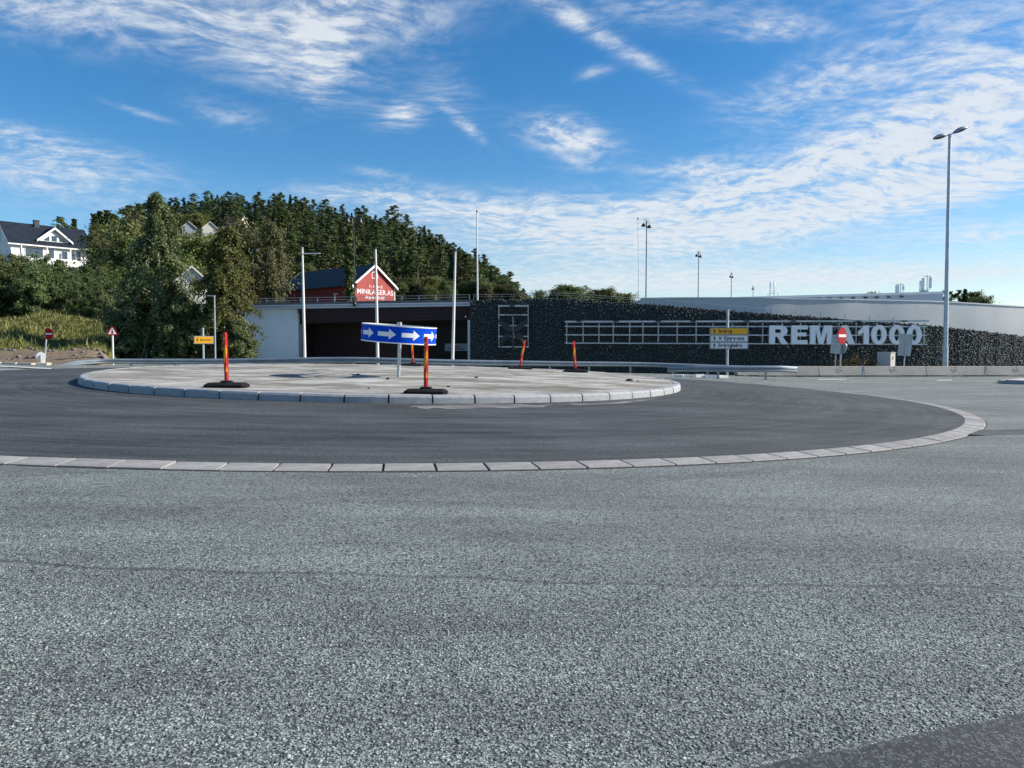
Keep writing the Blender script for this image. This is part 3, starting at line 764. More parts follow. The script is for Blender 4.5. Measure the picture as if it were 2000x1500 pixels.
panel_antenna(b0, 'largest antenna cluster with tall panels and brace at the right end of the roof', [('drum', -.56, .1, 1.35, .09), ('panel', -.30, .1, 1.62, .12), ('mast', .14, -.2, 1.95, .035), ('panel', .42, .62, 1.68, .12), ('mast', .42, .3, 1.9, .03), ('bar', .1, 1.8, .75, .05), ('brace', .14, 0, .6, .5), ('box', -.1, -.05, .42, .45), ('box', -.95, -.1, .22, .25)])

# ------------------------------------------------------------------ pavilion on the left
YP = 48.5
A = at(340, 700, YP); B_ = at(919, 700, YP - .3); zb = -.6
pv = thing('shop_pavilion', 'low flat-roofed pavilion with pale left wall and dark red timber recess', 'building', (A.x, YP, zb))
PO = pv.location.copy()
xl, xw, xr = at(340, 640, YP).x, at(583, 640, YP).x, B_.x + .12
ztop = at(700, 604, YP).z
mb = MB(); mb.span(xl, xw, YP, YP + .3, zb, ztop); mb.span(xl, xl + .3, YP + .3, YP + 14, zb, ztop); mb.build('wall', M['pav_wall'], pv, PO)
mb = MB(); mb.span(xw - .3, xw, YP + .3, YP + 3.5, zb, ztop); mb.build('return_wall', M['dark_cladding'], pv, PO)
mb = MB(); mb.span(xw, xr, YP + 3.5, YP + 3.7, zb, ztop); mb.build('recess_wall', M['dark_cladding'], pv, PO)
mb = MB()
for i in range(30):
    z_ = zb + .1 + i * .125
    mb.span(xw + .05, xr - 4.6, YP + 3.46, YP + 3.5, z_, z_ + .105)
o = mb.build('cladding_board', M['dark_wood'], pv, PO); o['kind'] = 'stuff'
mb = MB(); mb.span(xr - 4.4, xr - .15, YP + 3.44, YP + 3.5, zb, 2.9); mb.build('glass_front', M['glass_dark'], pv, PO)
# three-step metal fascia, slightly rising to the right
f0, f1 = at(330, 606.5, YP - .25), at(919, 597.5, YP - .35)
def fascia_part(name, h0, h1, out, material):
    mb = MB(); a = Vector((f0.x, f0.y, f0.z + h0)); b = Vector((f1.x, f1.y, f1.z + h0)); c = Vector((f1.x, f1.y, f1.z + h1)); d_ = Vector((f0.x, f0.y, f0.z + h1))
    mb.prism([q + Vector((0, -out, 0)) for q in (a, b, c, d_)], (0, .4 + out, 0)); return mb.build(name, material, pv, PO)
fascia_part('fascia', 0, .07, .05, M['fascia']); fascia_part('fascia', .073, .17, .0, mat('fascia_mid', (.42, .46, .50), None, rough=.5)); fascia_part('fascia', .173, .245, .05, M['fascia'])
fascia_part('roof_edge', .248, .42, -.12, M['roof_felt'])
mb = MB(); mb.add([Vector((f0.x, YP, f0.z + .38)), Vector((f1.x, YP, f1.z + .38)), Vector((f1.x, YP + 22, f1.z + .38)), Vector((f0.x, YP + 22, f0.z + .38))], [(0, 1, 2, 3)]); mb.build('roof', M['roof_felt'], pv, PO)
# louvre of timber slats over the recess
for i in range(9):
    z1 = -.02 - i * .094
    mb = MB(); sx = 582 + (0 if i < 2 else min(6, (i - 1) * 1.6))
    a = at(sx, 640, YP - .15)
    za = f0.z + (f1.z - f0.z) * (a.x - f0.x) / (f1.x - f0.x)
    mb.prism([(a.x, YP - .2, za + z1), (f1.x, YP - .3, f1.z + z1), (f1.x, YP - .3, f1.z + z1 - .072), (a.x, YP - .2, za + z1 - .072)], (0, .07, 0))
    mb.build('slat', M['dark_wood'], pv, PO)
mb = MB(); a = at(590, 640, YP); mb.prism([(a.x, YP - .08, f0.z + .02), (f1.x, YP - .17, f1.z), (f1.x, YP - .17, f1.z - .86), (a.x, YP - .08, f0.z - .84)], (0, .12, 0)); mb.build('slat_backing', M['dark_cladding'], pv, PO)
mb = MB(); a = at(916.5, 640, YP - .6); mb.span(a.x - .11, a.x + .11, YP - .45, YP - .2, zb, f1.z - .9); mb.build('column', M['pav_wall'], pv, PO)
mb = MB(); a = at(586, 640, YP); mb.span(a.x - .06, a.x + .06, YP - .02, YP + .2, zb, f0.z - .85); mb.build('corner_trim', mat('corner_trim', (.25, .27, .30), None), pv, PO)
a = at(909, 618.5, YP - .4); mb = MB(); mb.lathe([(0, -.04), (.035, 0), (0, .04)], 8, a); mb.build('lamp', M['letter'], pv, PO)
# small name board by the glass front
a, b = at(869, 671, YP - .1), at(912.5, 685.5, YP - .1)
nb2 = thing('shop_name_board', 'dim grey board with two faint lines of print under the dark timber recess', 'sign', ((a.x + b.x) / 2, YP - .1, b.z))
mb = MB(); mb.span(a.x, b.x, YP - .1, YP - .06, b.z, a.z); mb.build('board', mat('dull_board', (.16, .18, .20), None), nb2, nb2.location)
mb = MB(); wd = b.x - a.x
for (x0, x1, zz_) in ((.42, .70, .62), (.13, .87, .30)):
    xx = x0
    while xx < x1 - .02:
        w_ = random.uniform(.03, .06); mb.span(a.x + wd * xx, a.x + wd * min(x1, xx + w_), YP - .104, YP - .099, b.z + (a.z - b.z) * (zz_ - .1), b.z + (a.z - b.z) * (zz_ + .1)); xx += w_ + .012
o = mb.build('print', mat('dull_print', (.05, .06, .075), None), nb2, nb2.location); o['kind'] = 'stuff'
mb = MB(); a = at(654, 588, 49.5); mb.box(a + Vector((0, 0, .2)), (.04, .04, .52)); mb.box(a + Vector((.03, 0, .46)), (.28, .06, .05))
o = mb.build('roof_light', M['galv'], None); set_props(o, 'short grey T-shaped light post on the pavilion roof before the red barn', 'light post')

# ------------------------------------------------------------------ big letter sign on the wall
YS = 46.6
def P2(px, py): return at(px, py, YS_of(px))
def YS_of(px): return float(np.interp(px, [960, 1103, 1812], [46.55, 46.9, 48.6]))
q0 = P2(1103, 670)
ls = thing('letter_sign', 'wide galvanised sign frame carrying big white letters on the gabion wall', 'sign', (q0.x, q0.y, q0.z))
LO = ls.location.copy()
rows = ((628.5, 627.0, .11), (637.5, 638.0, .07), (654.0, 655.0, .07), (670.0, 672.5, .07))
for y0, y1, th in rows:
    a, b = P2(1103, y0), P2(1811, y1); mb = MB(); t3 = Vector((0, 0, th / 2))
    out = -.22 if th > .1 else 0
    mb.prism([a - t3 + Vector((0, out, 0)), b - t3 + Vector((0, out, 0)), b + t3 + Vector((0, out, 0)), a + t3 + Vector((0, out, 0))], (0, .07, 0)); mb.build('rail', M['galv'], ls, LO)
for px in (1107, 1139, 1170, 1198, 1230, 1256, 1286, 1323, 1360, 1393, 1431, 1461, 1490, 1528, 1564, 1601, 1639, 1673, 1713, 1746, 1783, 1806):
    ty = 631; a, b = P2(px, 671), P2(px, ty)
    mb = MB(); mb.box(((a.x), a.y + .10, (a.z + b.z) / 2), (.07, .05, b.z - a.z)); mb.build('strut', M['galv_dull'], ls, LO)
for px in (1130, 1202, 1284, 1352, 1456, 1546, 1672, 1762):
    a = P2(px, 627.6); mb = MB(); mb.box(a + Vector((0, -.32, .0)), (.30, .12, .075)); mb.box(a + Vector((.1, -.16, .02)), (.05, .3, .04)); mb.build('spotlight', M['black'], ls, LO)
def arc(cx, cy, rx, ry, a0, a1, n=14):
    return [(cx + rx * math.cos(R(a0 + (a1 - a0) * i / n)), cy + ry * math.sin(R(a0 + (a1 - a0) * i / n))) for i in range(n + 1)]
GL = {
 'R': [[(0, 0), (0, 1)] + [(.54, 1)] + arc(.60, .70, .35, .30, 90, -62, 16) + [(.70, .40), (1.0, 0), (.66, 0), (.42, .40), (.30, .40), (.30, 0)], [(.30, .60), (.30, .80)] + arc(.50, .70, .13, .10, 90, -90, 8)],
 'E': [[(0, 0), (0, 1), (1, 1), (1, .79), (.36, .79), (.36, .62), (.92, .62), (.92, .42), (.36, .42), (.36, .22), (1, .22), (1, 0)]],
 'M': [[(0, 0), (0, 1), (.36, 1), (.50, .40), (.64, 1), (1, 1), (1, 0), (.76, 0), (.76, .72), (.60, 0), (.40, 0), (.24, .72), (.24, 0)]],
 'A': [[(0, 0), (.36, 1), (.64, 1), (1, 0), (.69, 0), (.63, .18), (.37, .18), (.31, 0)], [(.43, .38), (.57, .38), (.50, .66)]],
 '1': [[(.50, 0), (.50, .64), (.30, .56), (0, .50), (0, .70), (.26, .80), (.48, 1.0), (1.0, 1.0), (1.0, 0)]],
 '0': [arc(.5, .5, .5, .53, 0, 360, 36)[:-1], arc(.5, .5, .19, .32, 0, 360, 28)[:-1]],
}
for ch, x0, x1 in (('R', 1501, 1538.6), ('E', 1544, 1576), ('M', 1580.6, 1624), ('A', 1627, 1669), ('1', 1674.5, 1695.6), ('0', 1700, 1730), ('0', 1735, 1765), ('0', 1769.5, 1798.5)):
    a, b = P2(x0, 672.3), P2(x1, 635.8); W_, H_ = b.x - a.x, b.z - a.z
    me = outline_mesh('letter', [[(u * W_, v * H_) for u, v in s_] for s_ in GL[ch]], .12, M['letter'])
    o = link('letter', me, ls); o.location = (a.x - LO.x, a.y - .16 - LO.y, a.z - LO.z); o.rotation_euler = (0, 0, math.atan2(b.y - a.y, b.x - a.x))
# square emblem frame
q0 = P2(1003, 679)
es = thing('emblem_sign', 'square galvanised frame with a dark unlit emblem on the gabion wall left part', 'sign', q0)
EO = es.location.copy()
def zz(py): return P2(1003, py).z - EO.z
def xx(px): return P2(px, 640).x - EO.x
for py, th, o_ in ((597.8, .10, -.2), (615, .075, 0), (635.8, .06, 0), (657, .065, 0), (677.5, .07, 0)):
    mb = MB(); mb.box(((xx(973) + xx(1032.5)) / 2, o_, zz(py)), (xx(1032.5) - xx(973), .06, th)); mb.build('rail', M['galv'], es)
for px, t0 in ((974.3, 597), (1002, 615), (1031.5, 597)):
    mb = MB(); mb.box((xx(px), .08, (zz(t0) + zz(678)) / 2), (.055, .05, zz(t0) - zz(678))); mb.build('strut', M['galv_dull'], es)
mb = MB(); mb.box((xx(1000), -.32, zz(598)), (.3, .12, .08)); mb.build('spotlight', M['black'], es)
pet = []
W_, H_ = xx(1036) - xx(968), zz(616) - zz(684)
def petal(cx, cy, l, w_, rot, n=16):
    out = []
    for i in range(n):
        a = 2 * math.pi * i / n; u, v = l * math.cos(a), w_ * math.sin(a) * (1 - .35 * math.cos(a))
        out.append((cx + u * math.cos(rot) - v * math.sin(rot), cy + u * math.sin(rot) + v * math.cos(rot)))
    return out
for k in range(4):
    rot = R((38, 142, 218, 322)[k]); L_ = (.56, .56, .42, .42)[k]
    me = outline_mesh('petal', [petal(math.cos(rot) * .62, math.sin(rot) * .62, L_, .17, rot)], .05, M['black'])
    o = link('petal', me, es); o.location = (xx(1002), -.13 - .002 * k, zz(648))
for k in range(5):
    mb = MB(); px = 987.6 + k * 7.4; mb.box((xx(px), -.08, zz(616)), (.04, .14, .12)); mb.box((xx(px + (k - 2) * .6), -.08, zz(657)), (.04, .14, .1)); mb.build('bracket', M['black'], es)
mb = MB(); mb.tube([(xx(1002), -.16, zz(682)), (xx(1002), -.16, zz(650))], .07, 8); mb.build('stalk', M['black'], es)
for s1 in (-1, 1):
    mb = MB(); mb.tube([(xx(1002) + s1 * .75 * math.cos(R(a)), -.16, zz(668) - .25 + .5 * math.sin(R(a))) for a in range(-80, 81, 20)], .045, 6); mb.build('tendril', M['black'], es)

# ------------------------------------------------------------------ guardrails
def wbeam(path, depth=.31, z_off=0.0, ks=None):
    """path of top-edge points; W-shaped beam facing the viewer"""
    prof = [(0, .0), (.03, -.01), (.075, -.06), (.075, -.10), (.01, -.145), (.01, -.165), (.075, -.21), (.075, -.25), (.03, -.30), (0, -.31)]
    prof = [(a, b * depth / .31) for a, b in prof]
    mb = MB(); n = len(prof); vs = []; fs = []
    for i, q in enumerate(path):
        tg = path[min(i + 1, len(path) - 1)] - path[max(i - 1, 0)]; tg.z = 0; tg.normalize(); nf = Vector((tg.y, -tg.x, 0))
        kz = ks[i] if ks else 1.0
        for (o_, z_) in prof: vs.append(q + nf * o_ + Vector((0, 0, z_ * kz + z_off)))
        for (o_, z_) in reversed(prof): vs.append(q + nf * (o_ - .006) + Vector((0, 0, z_ * kz + z_off - .001)))
    k = 2 * n
    for i in range(len(path) - 1):
        for j in range(k): fs.append((i * k + j, (i + 1) * k + j, (i + 1) * k + (j + 1) % k, i * k + (j + 1) % k))
    mb.add(vs, fs); return mb
def guardrail(label, ctrl, group, step=2.0, sections=6):
    path = smooth_path(ctrl)
    gr = thing('guardrail', label, 'guardrail', path[0], 0, group)
    m_ = len(path); cuts = [int(round((m_ - 1) * i / sections)) for i in range(sections + 1)]
    for i in range(sections):
        seg = [q.copy() for q in path[cuts[i]:cuts[i + 1] + 1]]
        if i % 2: seg = [q + Vector((0, .008, 0)) for q in seg]
        kk = [float(np.interp(1000 + F * q.x / q.y, [100, 150, 300, 480, 900, 1250, 1500], [.70, .74, .86, 1, 1, .8, .8])) if sections > 4 else 1.0 for q in seg]
        wbeam(seg, ks=kk).build('rail', M['rail'], gr, path[0])
    L = 0
    for i in range(1, m_):
        L += (path[i] - path[i - 1]).length
        if L > step:
            L = 0; q = path[i]; zg = float(rz(q.x, q.y)) - .3
            if q.z - zg > .5:
                mb = MB(); mb.box((q.x, q.y + .10, (q.z - .04 + zg) / 2), (.10, .05, q.z - .04 - zg)); mb.build('post', M['galv_dull'], gr, path[0])
                mb = MB(); mb.lathe([(0, -.015), (.022, -.012), (.022, 0)], 6, (0, 0, 0))
    return gr
gc = [at(*q) for q in ((97, 720, 34.2), (108, 715.5, 34.6), (128, 708.6, 35.2), (150, 704.2, 35.8), (178, 702, 36.4), (212, 700.6, 37), (270, 700.5, 37.5), (340, 700.5, 37.9), (420, 700.5, 38.3), (520, 699.3, 38.6), (620, 697.6, 38.8), (700, 697.4, 39), (790, 699.5, 39.4), (880, 702, 40), (1000, 704, 40.8), (1120, 705.8, 41.6), (1250, 707.4, 42.6), (1420, 713, 43.2), (1500, 714.5, 43.4))]
guardrail('long galvanised guardrail sweeping behind the roundabout island, its left end sloping into the ground', gc, 'steel guardrails', 2.0, 12)
gc2 = [at(*q) for q in ((1304, 714.5, 36.5), (1360, 713.5, 36), (1450, 714, 35.8), (1520, 714.2, 36), (1556, 716, 36.6))]
g2 = guardrail('short detached guardrail length behind the right side of the island below the direction sign', gc2, 'steel guardrails', 2.2, 2)
# sunlit pale kerb stones under the short guardrail
rk = random.Random(3)
for i, (px, wd) in enumerate(((1326, .5), (1345, .42), (1366, .5), (1388, .62), (1412, .55))):
    q = at(px, 731, 37.6); mb = MB(); zg = float(rz(q.x, q.y))
    vs = [(-wd / 2, -.1, 0), (wd / 2, -.1, 0), (wd / 2, .1, 0), (-wd / 2, .1, 0)]
    h_ = rk.uniform(.12, .2)
    mb.add([Vector(v) for v in vs] + [Vector((v[0] * .86, v[1] * .8, h_ * rk.uniform(.7, 1.1))) for v in vs], [(0, 1, 5, 4), (1, 2, 6, 5), (2, 3, 7, 6), (3, 0, 4, 7), (4, 5, 6, 7)])
    o = mb.build('pale_stone', M['white_paint'], None); o.location = (q.x, q.y, zg - .01); o.rotation_euler = (0, 0, rk.uniform(-.4, .4))
    set_props(o, 'pale broken stone lying under the short guardrail right of the island', 'stone', 'pale stones under the short guardrail')

# ------------------------------------------------------------------ concrete barriers
bx = [1437, 1478, 1596, 1684, 1805, 1923, 2044, 2170]
bar_lab = ['short concrete barrier end, mostly behind the right end of the short guardrail', 'concrete barrier block just right of the short guardrail end', 'concrete barrier block in front of the right no entry sign poles', 'concrete barrier block in front of the electrical cabinet',
           'concrete barrier block in front of the tall street lamp pole', 'concrete barrier block right of the second black delineator post', 'concrete barrier block at the far right edge, mostly out of view']
def bar_y(px): return float(np.interp(px, [1437, 1900, 2170], [40.8, 41.4, 41.8]))
for i in range(len(bx) - 1):
    a, b = at(bx[i], 715, bar_y(bx[i])), at(bx[i + 1], 715.5, bar_y(bx[i + 1])); mid = (a + b) / 2
    zg = float(rz(mid.x, mid.y)); a.z = b.z = 0
    L = (b - a).length - .03; ht = at((bx[i] + bx[i + 1]) / 2, 715.3, mid.y).z - zg
    t_ = thing('concrete_barrier', bar_lab[i], 'concrete barrier', (mid.x, mid.y, zg), math.atan2(b.y - a.y, b.x - a.x), 'concrete barrier blocks along the gabion wall')
    mb = MB(); prof = [(-.30, .05), (-.30, .09), (-.10, ht - .02), (-.08, ht), (.08, ht), (.10, ht - .02), (.30, .09), (.30, .05)]
    mb.prism([(-L / 2, y_, z_) for y_, z_ in prof], (L, 0, 0)); mb.build('block', M['concrete'], t_)
    for s1 in (-1, 1): mb = MB(); mb.span(s1 * L * .33 - L * .14, s1 * L * .33 + L * .14, -.22, .22, -.02, .05); mb.build('foot', M['concrete'], t_)
    for s1 in (-.25,):
        for hz in (.33, ht - .09):
            mb = MB(); mb.tube([(.08, -.32 + .36 * hz, hz), (.0, -.34 + .36 * hz, hz + .035), (-.12, -.33 + .36 * hz, hz + .02)], .012, 5); mb.build('lifting_loop', M['black'], t_)
for px, lab in ((1684.5, 'slim black delineator post on the barrier joint left of the electrical cabinet'), (1923.5, 'slim black delineator post on the barrier joint right of the tall street lamp')):
    q = at(px, 737, bar_y(px) - .32); zg = float(rz(q.x, q.y)); top_ = at(px, 690, q.y).z
    t_ = thing('delineator_post', lab, 'post', (q.x, q.y, zg), 0, 'black delineator posts')
    mb = MB(); mb.box((0, 0, (at(px, 713, q.y).z - zg) / 2), (.07, .03, at(px, 713, q.y).z - zg)); mb.build('strap', M['galv_dull'], t_)
    mb = MB(); mb.box((0, 0, (top_ + at(px, 713, q.y).z) / 2 - zg), (.10, .05, top_ - at(px, 713, q.y).z)); mb.build('post', M['black'], t_)

# ------------------------------------------------------------------ traffic markers on the island
def marker(base_px, tilt, yaw, label, h=1.02, Y=None):
    q = hit(*base_px)
    if Y: q = at(base_px[0], 700, Y); q.z = float(sz(q.x, q.y)) - .01
    t_ = thing('traffic_marker', label, 'traffic marker', q, yaw, 'red and yellow markers on the island')
    mb = MB()
    def octa(w_, d_, z_, ch): return [(-w_ + ch, -d_, z_), (w_ - ch, -d_, z_), (w_, -d_ + ch, z_), (w_, d_ - ch, z_), (w_ - ch, d_, z_), (-w_ + ch, d_, z_), (-w_, d_ - ch, z_), (-w_, -d_ + ch, z_)]
    rings = [octa(.44, .21, 0, .09), octa(.44, .21, .045, .09), octa(.37, .15, .090, .07), octa(.14, .09, .095, .03), octa(.10, .07, .135, .03)]
    vs = [v for r_ in rings for v in r_]; fs = [tuple(range(32, 40))]
    for i in range(4):
        for k in range(8): fs.append((i * 8 + k, i * 8 + (k + 1) % 8, (i + 1) * 8 + (k + 1) % 8, (i + 1) * 8 + k))
    mb.add(vs, fs); mb.build('base', M['rubber'], t_)
    pb = MB(); n = 20; secs = [(0, .039), (.03, .043), (.4, .046), (.8, .045), (h - .04, .042), (h, .035)]
    cross = [(1, .15), (.62, .28), (.5, .75), (.3, .9), (-.3, .9), (-.5, .75), (-.62, .28), (-1, .15), (-1, -.15), (-.62, -.28), (-.5, -.75), (-.3, -.9), (.3, -.9), (.5, -.75), (.62, -.28), (1, -.15)]
    vs = [(u * r_, v * .035, z_) for z_, r_ in secs for u, v in cross]; fs = []; n = len(cross)
    for i in range(len(secs) - 1):
        for k in range(n): fs.append((i * n + k, i * n + (k + 1) % n, (i + 1) * n + (k + 1) % n, (i + 1) * n + k))
    fs += [tuple(range(n))[::-1], tuple(range(n * 5, n * 6))]
    pb.add(vs, fs); o = pb.build('panel', M['marker'], t_); o.location = (0, 0, .12); o.rotation_euler = (0, tilt, 0)
marker((443, 756), R(-1), R(6), 'red and yellow marker on black rubber base at the left front edge of the island', 1.02)
marker((832, 768.5), R(.5), R(2), 'red and yellow marker on black base at the front kerb below the arrow sign')
marker((807, 709.5), R(-3.5), R(-3), 'red and yellow marker at the island rear, half hidden behind the blue arrow sign', .98, 29.6)
marker((1016, 715.5), R(10), R(4), 'red and yellow marker leaning right at the back of the island before the emblem frame', .98, 28.0)
marker((1124, 719.5), R(-4), R(-5), 'red and yellow marker leaning left, the rightmost at the back of the island', .98, 26.6)

# ------------------------------------------------------------------ round arrow sign
q = hit(778, 736); tp = at(782, 640, q.y)
rs = thing('arrow_sign', 'blue drum sign with white right-pointing arrows on a grey pole mid-island', 'road sign', q)
mb = MB(); mb.tube([(0, 0, -.1), (tp.x - q.x, 0, tp.z - q.z + .06)], .047, 14); mb.build('pole', M['galv'], rs)
ctr = at(779.5, 652, q.y) - q; RD = 72 / F * q.y; HB = 31.5 / F * q.y
tilt = Matrix.Rotation(R(4.0), 4, 'Y') @ Matrix.Rotation(R(1.9), 4, 'X')
def drum_patch(r_, a0, a1, z0, z1, n):
    return [(r_ * math.sin(R(a0 + (a1 - a0) * i / n)), -r_ * math.cos(R(a0 + (a1 - a0) * i / n)), z_) for z_ in (z0, z1) for i in range(n + 1)]
mb = MB(); n = 72
vs = drum_patch(RD, 0, 360, -HB / 2, HB / 2, n) + drum_patch(RD - .012, 0, 360, -HB / 2, HB / 2, n); fs = []
for i in range(n): fs.append((i, i + 1, n + 2 + i, n + 1 + i))
mb.add(vs[:2 * (n + 1)], fs, True)
o = mb.build('sign_band', M['sign_blue'], rs); o.matrix_local = Matrix.Translation(ctr) @ tilt
mb = MB(); mb.add(vs[2 * (n + 1):], [f_[::-1] for f_ in fs], True); o = mb.build('band_back', M['galv_dull'], rs); o.matrix_local = Matrix.Translation(ctr) @ tilt
for z_ in (-HB / 2, HB / 2):
    mb = MB(); mb.lathe([(RD - .014, z_ - .014), (RD + .008, z_ - .014), (RD + .008, z_ + .014), (RD - .014, z_ + .014), (RD - .014, z_ - .014)], 72, smooth=False)
    o = mb.build('rim', M['sign_white'], rs); o.matrix_local = Matrix.Translation(ctr) @ tilt
for k in range(10):
    a = -10 + 36.4 * k - 36.4 * 2 + (0 if k < 9 else 0)
    hw = 14.2; mb = MB()
    nseg = 10; rr_ = RD + .004
    # shaft then head, bent round the drum
    def row(a0, a1, f0_, f1_, n_):
        vs_ = []; fs_ = []
        for i in range(n_ + 1):
            t_ = i / n_; an = R(a + a0 + (a1 - a0) * t_); hh = f0_ + (f1_ - f0_) * t_
            vs_ += [(rr_ * math.sin(an), -rr_ * math.cos(an), -hh), (rr_ * math.sin(an), -rr_ * math.cos(an), hh)]
        for i in range(n_): fs_.append((2 * i, 2 * i + 2, 2 * i + 3, 2 * i + 1))
        mb.add(vs_, fs_)
    row(-hw, 5.0, HB * .13, HB * .13, 8); row(3.5, hw, HB * .31, .0, 8)
    o = mb.build('arrow', M['sign_white'], rs); o.matrix_local = Matrix.Translation(ctr) @ tilt
for k in range(3):
    a = R(25 + 120 * k); mb = MB(); mb.tube([(0, 0, .18), (RD * math.sin(a), -RD * math.cos(a), .20)], .018, 6); o = mb.build('spoke', M['galv'], rs); o.matrix_local = Matrix.Translation(ctr) @ tilt
mb = MB(); mb.tube([(tp.x - q.x - .02, -.02, ctr.z + .12), (tp.x - q.x - .02, -.02, ctr.z + .31)], .065, 10); mb.build('clamp', M['galv'], rs)

# black lump and small debris on the island
def lump(px, py, s, label, material, cat='stone', group=None, name='asphalt_lump'):
    q = hit(px, py); v = ICO_V * (1 + rng.uniform(-.3, .3, (12, 1))) * np.array((1.2, .8, .7)) * s
    o = link(name, np_mesh(name, v, ICO_F, material)); o.location = q + Vector((0, 0, s * .35)); set_props(o, label, cat, group)
lump(1229, 744.5, .09, 'black lump of broken asphalt on the right part of the island', M['dark_lump'])
for px, py, s in ((700, 733, .05), (757, 741, .045), (876, 756, .035), (1246, 745, .03), (930, 738, .05), (720, 759, .03)):
    lump(px, py, s, 'small dark stone chip on the dusty island surface', M['dark_lump'], 'stone', 'stone chips on the island', 'stone_chip')

# ------------------------------------------------------------------ poles and lamps
def flagpole(px0, py0, px1, py1, Y, r0, label, arm=None, zg=None, kind='flagpole'):
    a = at(px0, py0, Y); b = at(px1, py1, Y); dv = (a - b) / (a.z - b.z)
    zg = float(rz(a.x, a.y)) - .3 if zg is None else zg
    base = a + dv * (zg - a.z)
    t_ = thing(kind, label, 'flagpole', base, 0, 'white flagpoles')
    mb = MB(); mb.tube([(0, 0, 0), (b - base) * .5, b - base], [r0, r0 * .82, r0 * .52], 12); mb.build('pole', M['pole_white'], t_)
    mb = MB(); tq = b - base; mb.lathe([(0, .14), (.05, .10), (.06, .05), (.045, .0), (r0 * .5, -.03)], 10, tq); mb.build('cap', M['black'] if arm is None else M['galv_dull'], t_)
    if arm:
        mb = MB(); mb.tube([tq + Vector((0, 0, -.25)), at(arm[0], arm[1], Y - .3) - base], .03, 6); mb.build('arm', M['pole_white'], t_)
    return t_
flagpole(595, 697, 590.5, 487, 44, .10, 'white flagpole with a side arm at its top, leftmost, before the pale pavilion wall', (625, 495))
flagpole(737.5, 697, 733.5, 487, 44.5, .10, 'white flagpole in front of the red barn gable')
flagpole(884, 700, 889.5, 492, 44.5, .10, 'white flagpole leaning right, just left of the gabion wall')
flagpole(932.5, 582, 931.5, 414, 52, .075, 'tall white flagpole rising behind the left end of the gabion wall', None, 1.0)
flagpole(1248, 586, 1246, 428, 62, .045, 'very thin white pole beside the tallest black twin-bell lamp', None, 1.0)

def bell_lamp(px, pyb, pyt, Y, label, dirs=(-1, 1), shade=.27, zg=1.0, pole_r=.06, spread=.55, drop=.6, ydir=.5, group='black bell lamps on the deck behind'):
    a = at(px, pyb, Y); b = at(px, pyt, Y)
    t_ = thing('bell_lamp', label, 'street lamp', (a.x, a.y, zg), 0, group); H_ = b.z - zg
    mb = MB(); mb.tube([(0, 0, 0), (0, 0, H_ * .55), (0, 0, H_ - .15)], [pole_r * 1.3, pole_r, pole_r * .8], 8); mb.build('pole', M['black'], t_)
    for s1 in dirs:
        yd = s1 * ydir
        mb = MB(); pts = [(s1 * spread * .12, yd * .1, H_ - .9), (s1 * spread * .2, yd * .2, H_ - .2), (s1 * spread * .45, yd * .5, H_), (s1 * spread * .8, yd * .8, H_ - .08), (s1 * spread, yd, H_ - drop + .18)]
        mb.tube([(0, 0, H_ - 1.0)] + pts, .028, 6); mb.build('arm', M['black'], t_)
        mb = MB(); mb.lathe([(.03, .22), (.08, .18), (shade * .7, .10), (shade, -.06), (shade * 1.02, -.12), (shade * .6, -.16), (0, -.17)], 14, (s1 * spread, yd, H_ - drop)); mb.build('lamp_shade', M['black'], t_)
    return t_
bell_lamp(1261.5, 586, 428, 85, 'tallest black twin-bell street lamp, beside the thin white pole', spread=.40, shade=.27, drop=.75)
bell_lamp(1363.5, 584, 490, 112, 'second tallest black twin-bell street lamp behind the pale rendered wall', spread=.38, shade=.27, drop=.75, zg=2)
bell_lamp(1428, 583, 532, 152, 'third black twin-bell street lamp along the row, right of the second tallest', spread=.35, shade=.28, drop=.9, zg=2, pole_r=.07)
bell_lamp(1470.5, 583, 558, 205, 'smallest and farthest black twin-bell street lamp left of the slim antennas', spread=.30, shade=.3, drop=.9, zg=2, pole_r=.08)
o = bell_lamp(692.5, 590, 423, 47.9, 'black twin-bell street lamp on the pavilion roof edge against the forest', spread=.36, shade=.16, drop=.28, zg=at(692.5, 595, 47.9).z, pole_r=.035, ydir=.15)
mb = MB(); mb.lathe([(0, -.12), (.12, -.1), (.13, .05), (.06, .2), (0, .22)], 10); mb.build('base', M['black'], o)
bell_lamp(495, 540, 483, 72, 'small black single-bell street lamp among the trees right of the second birch', dirs=(1,), spread=.28, shade=.22, drop=.28, zg=2, pole_r=.04, ydir=.1)

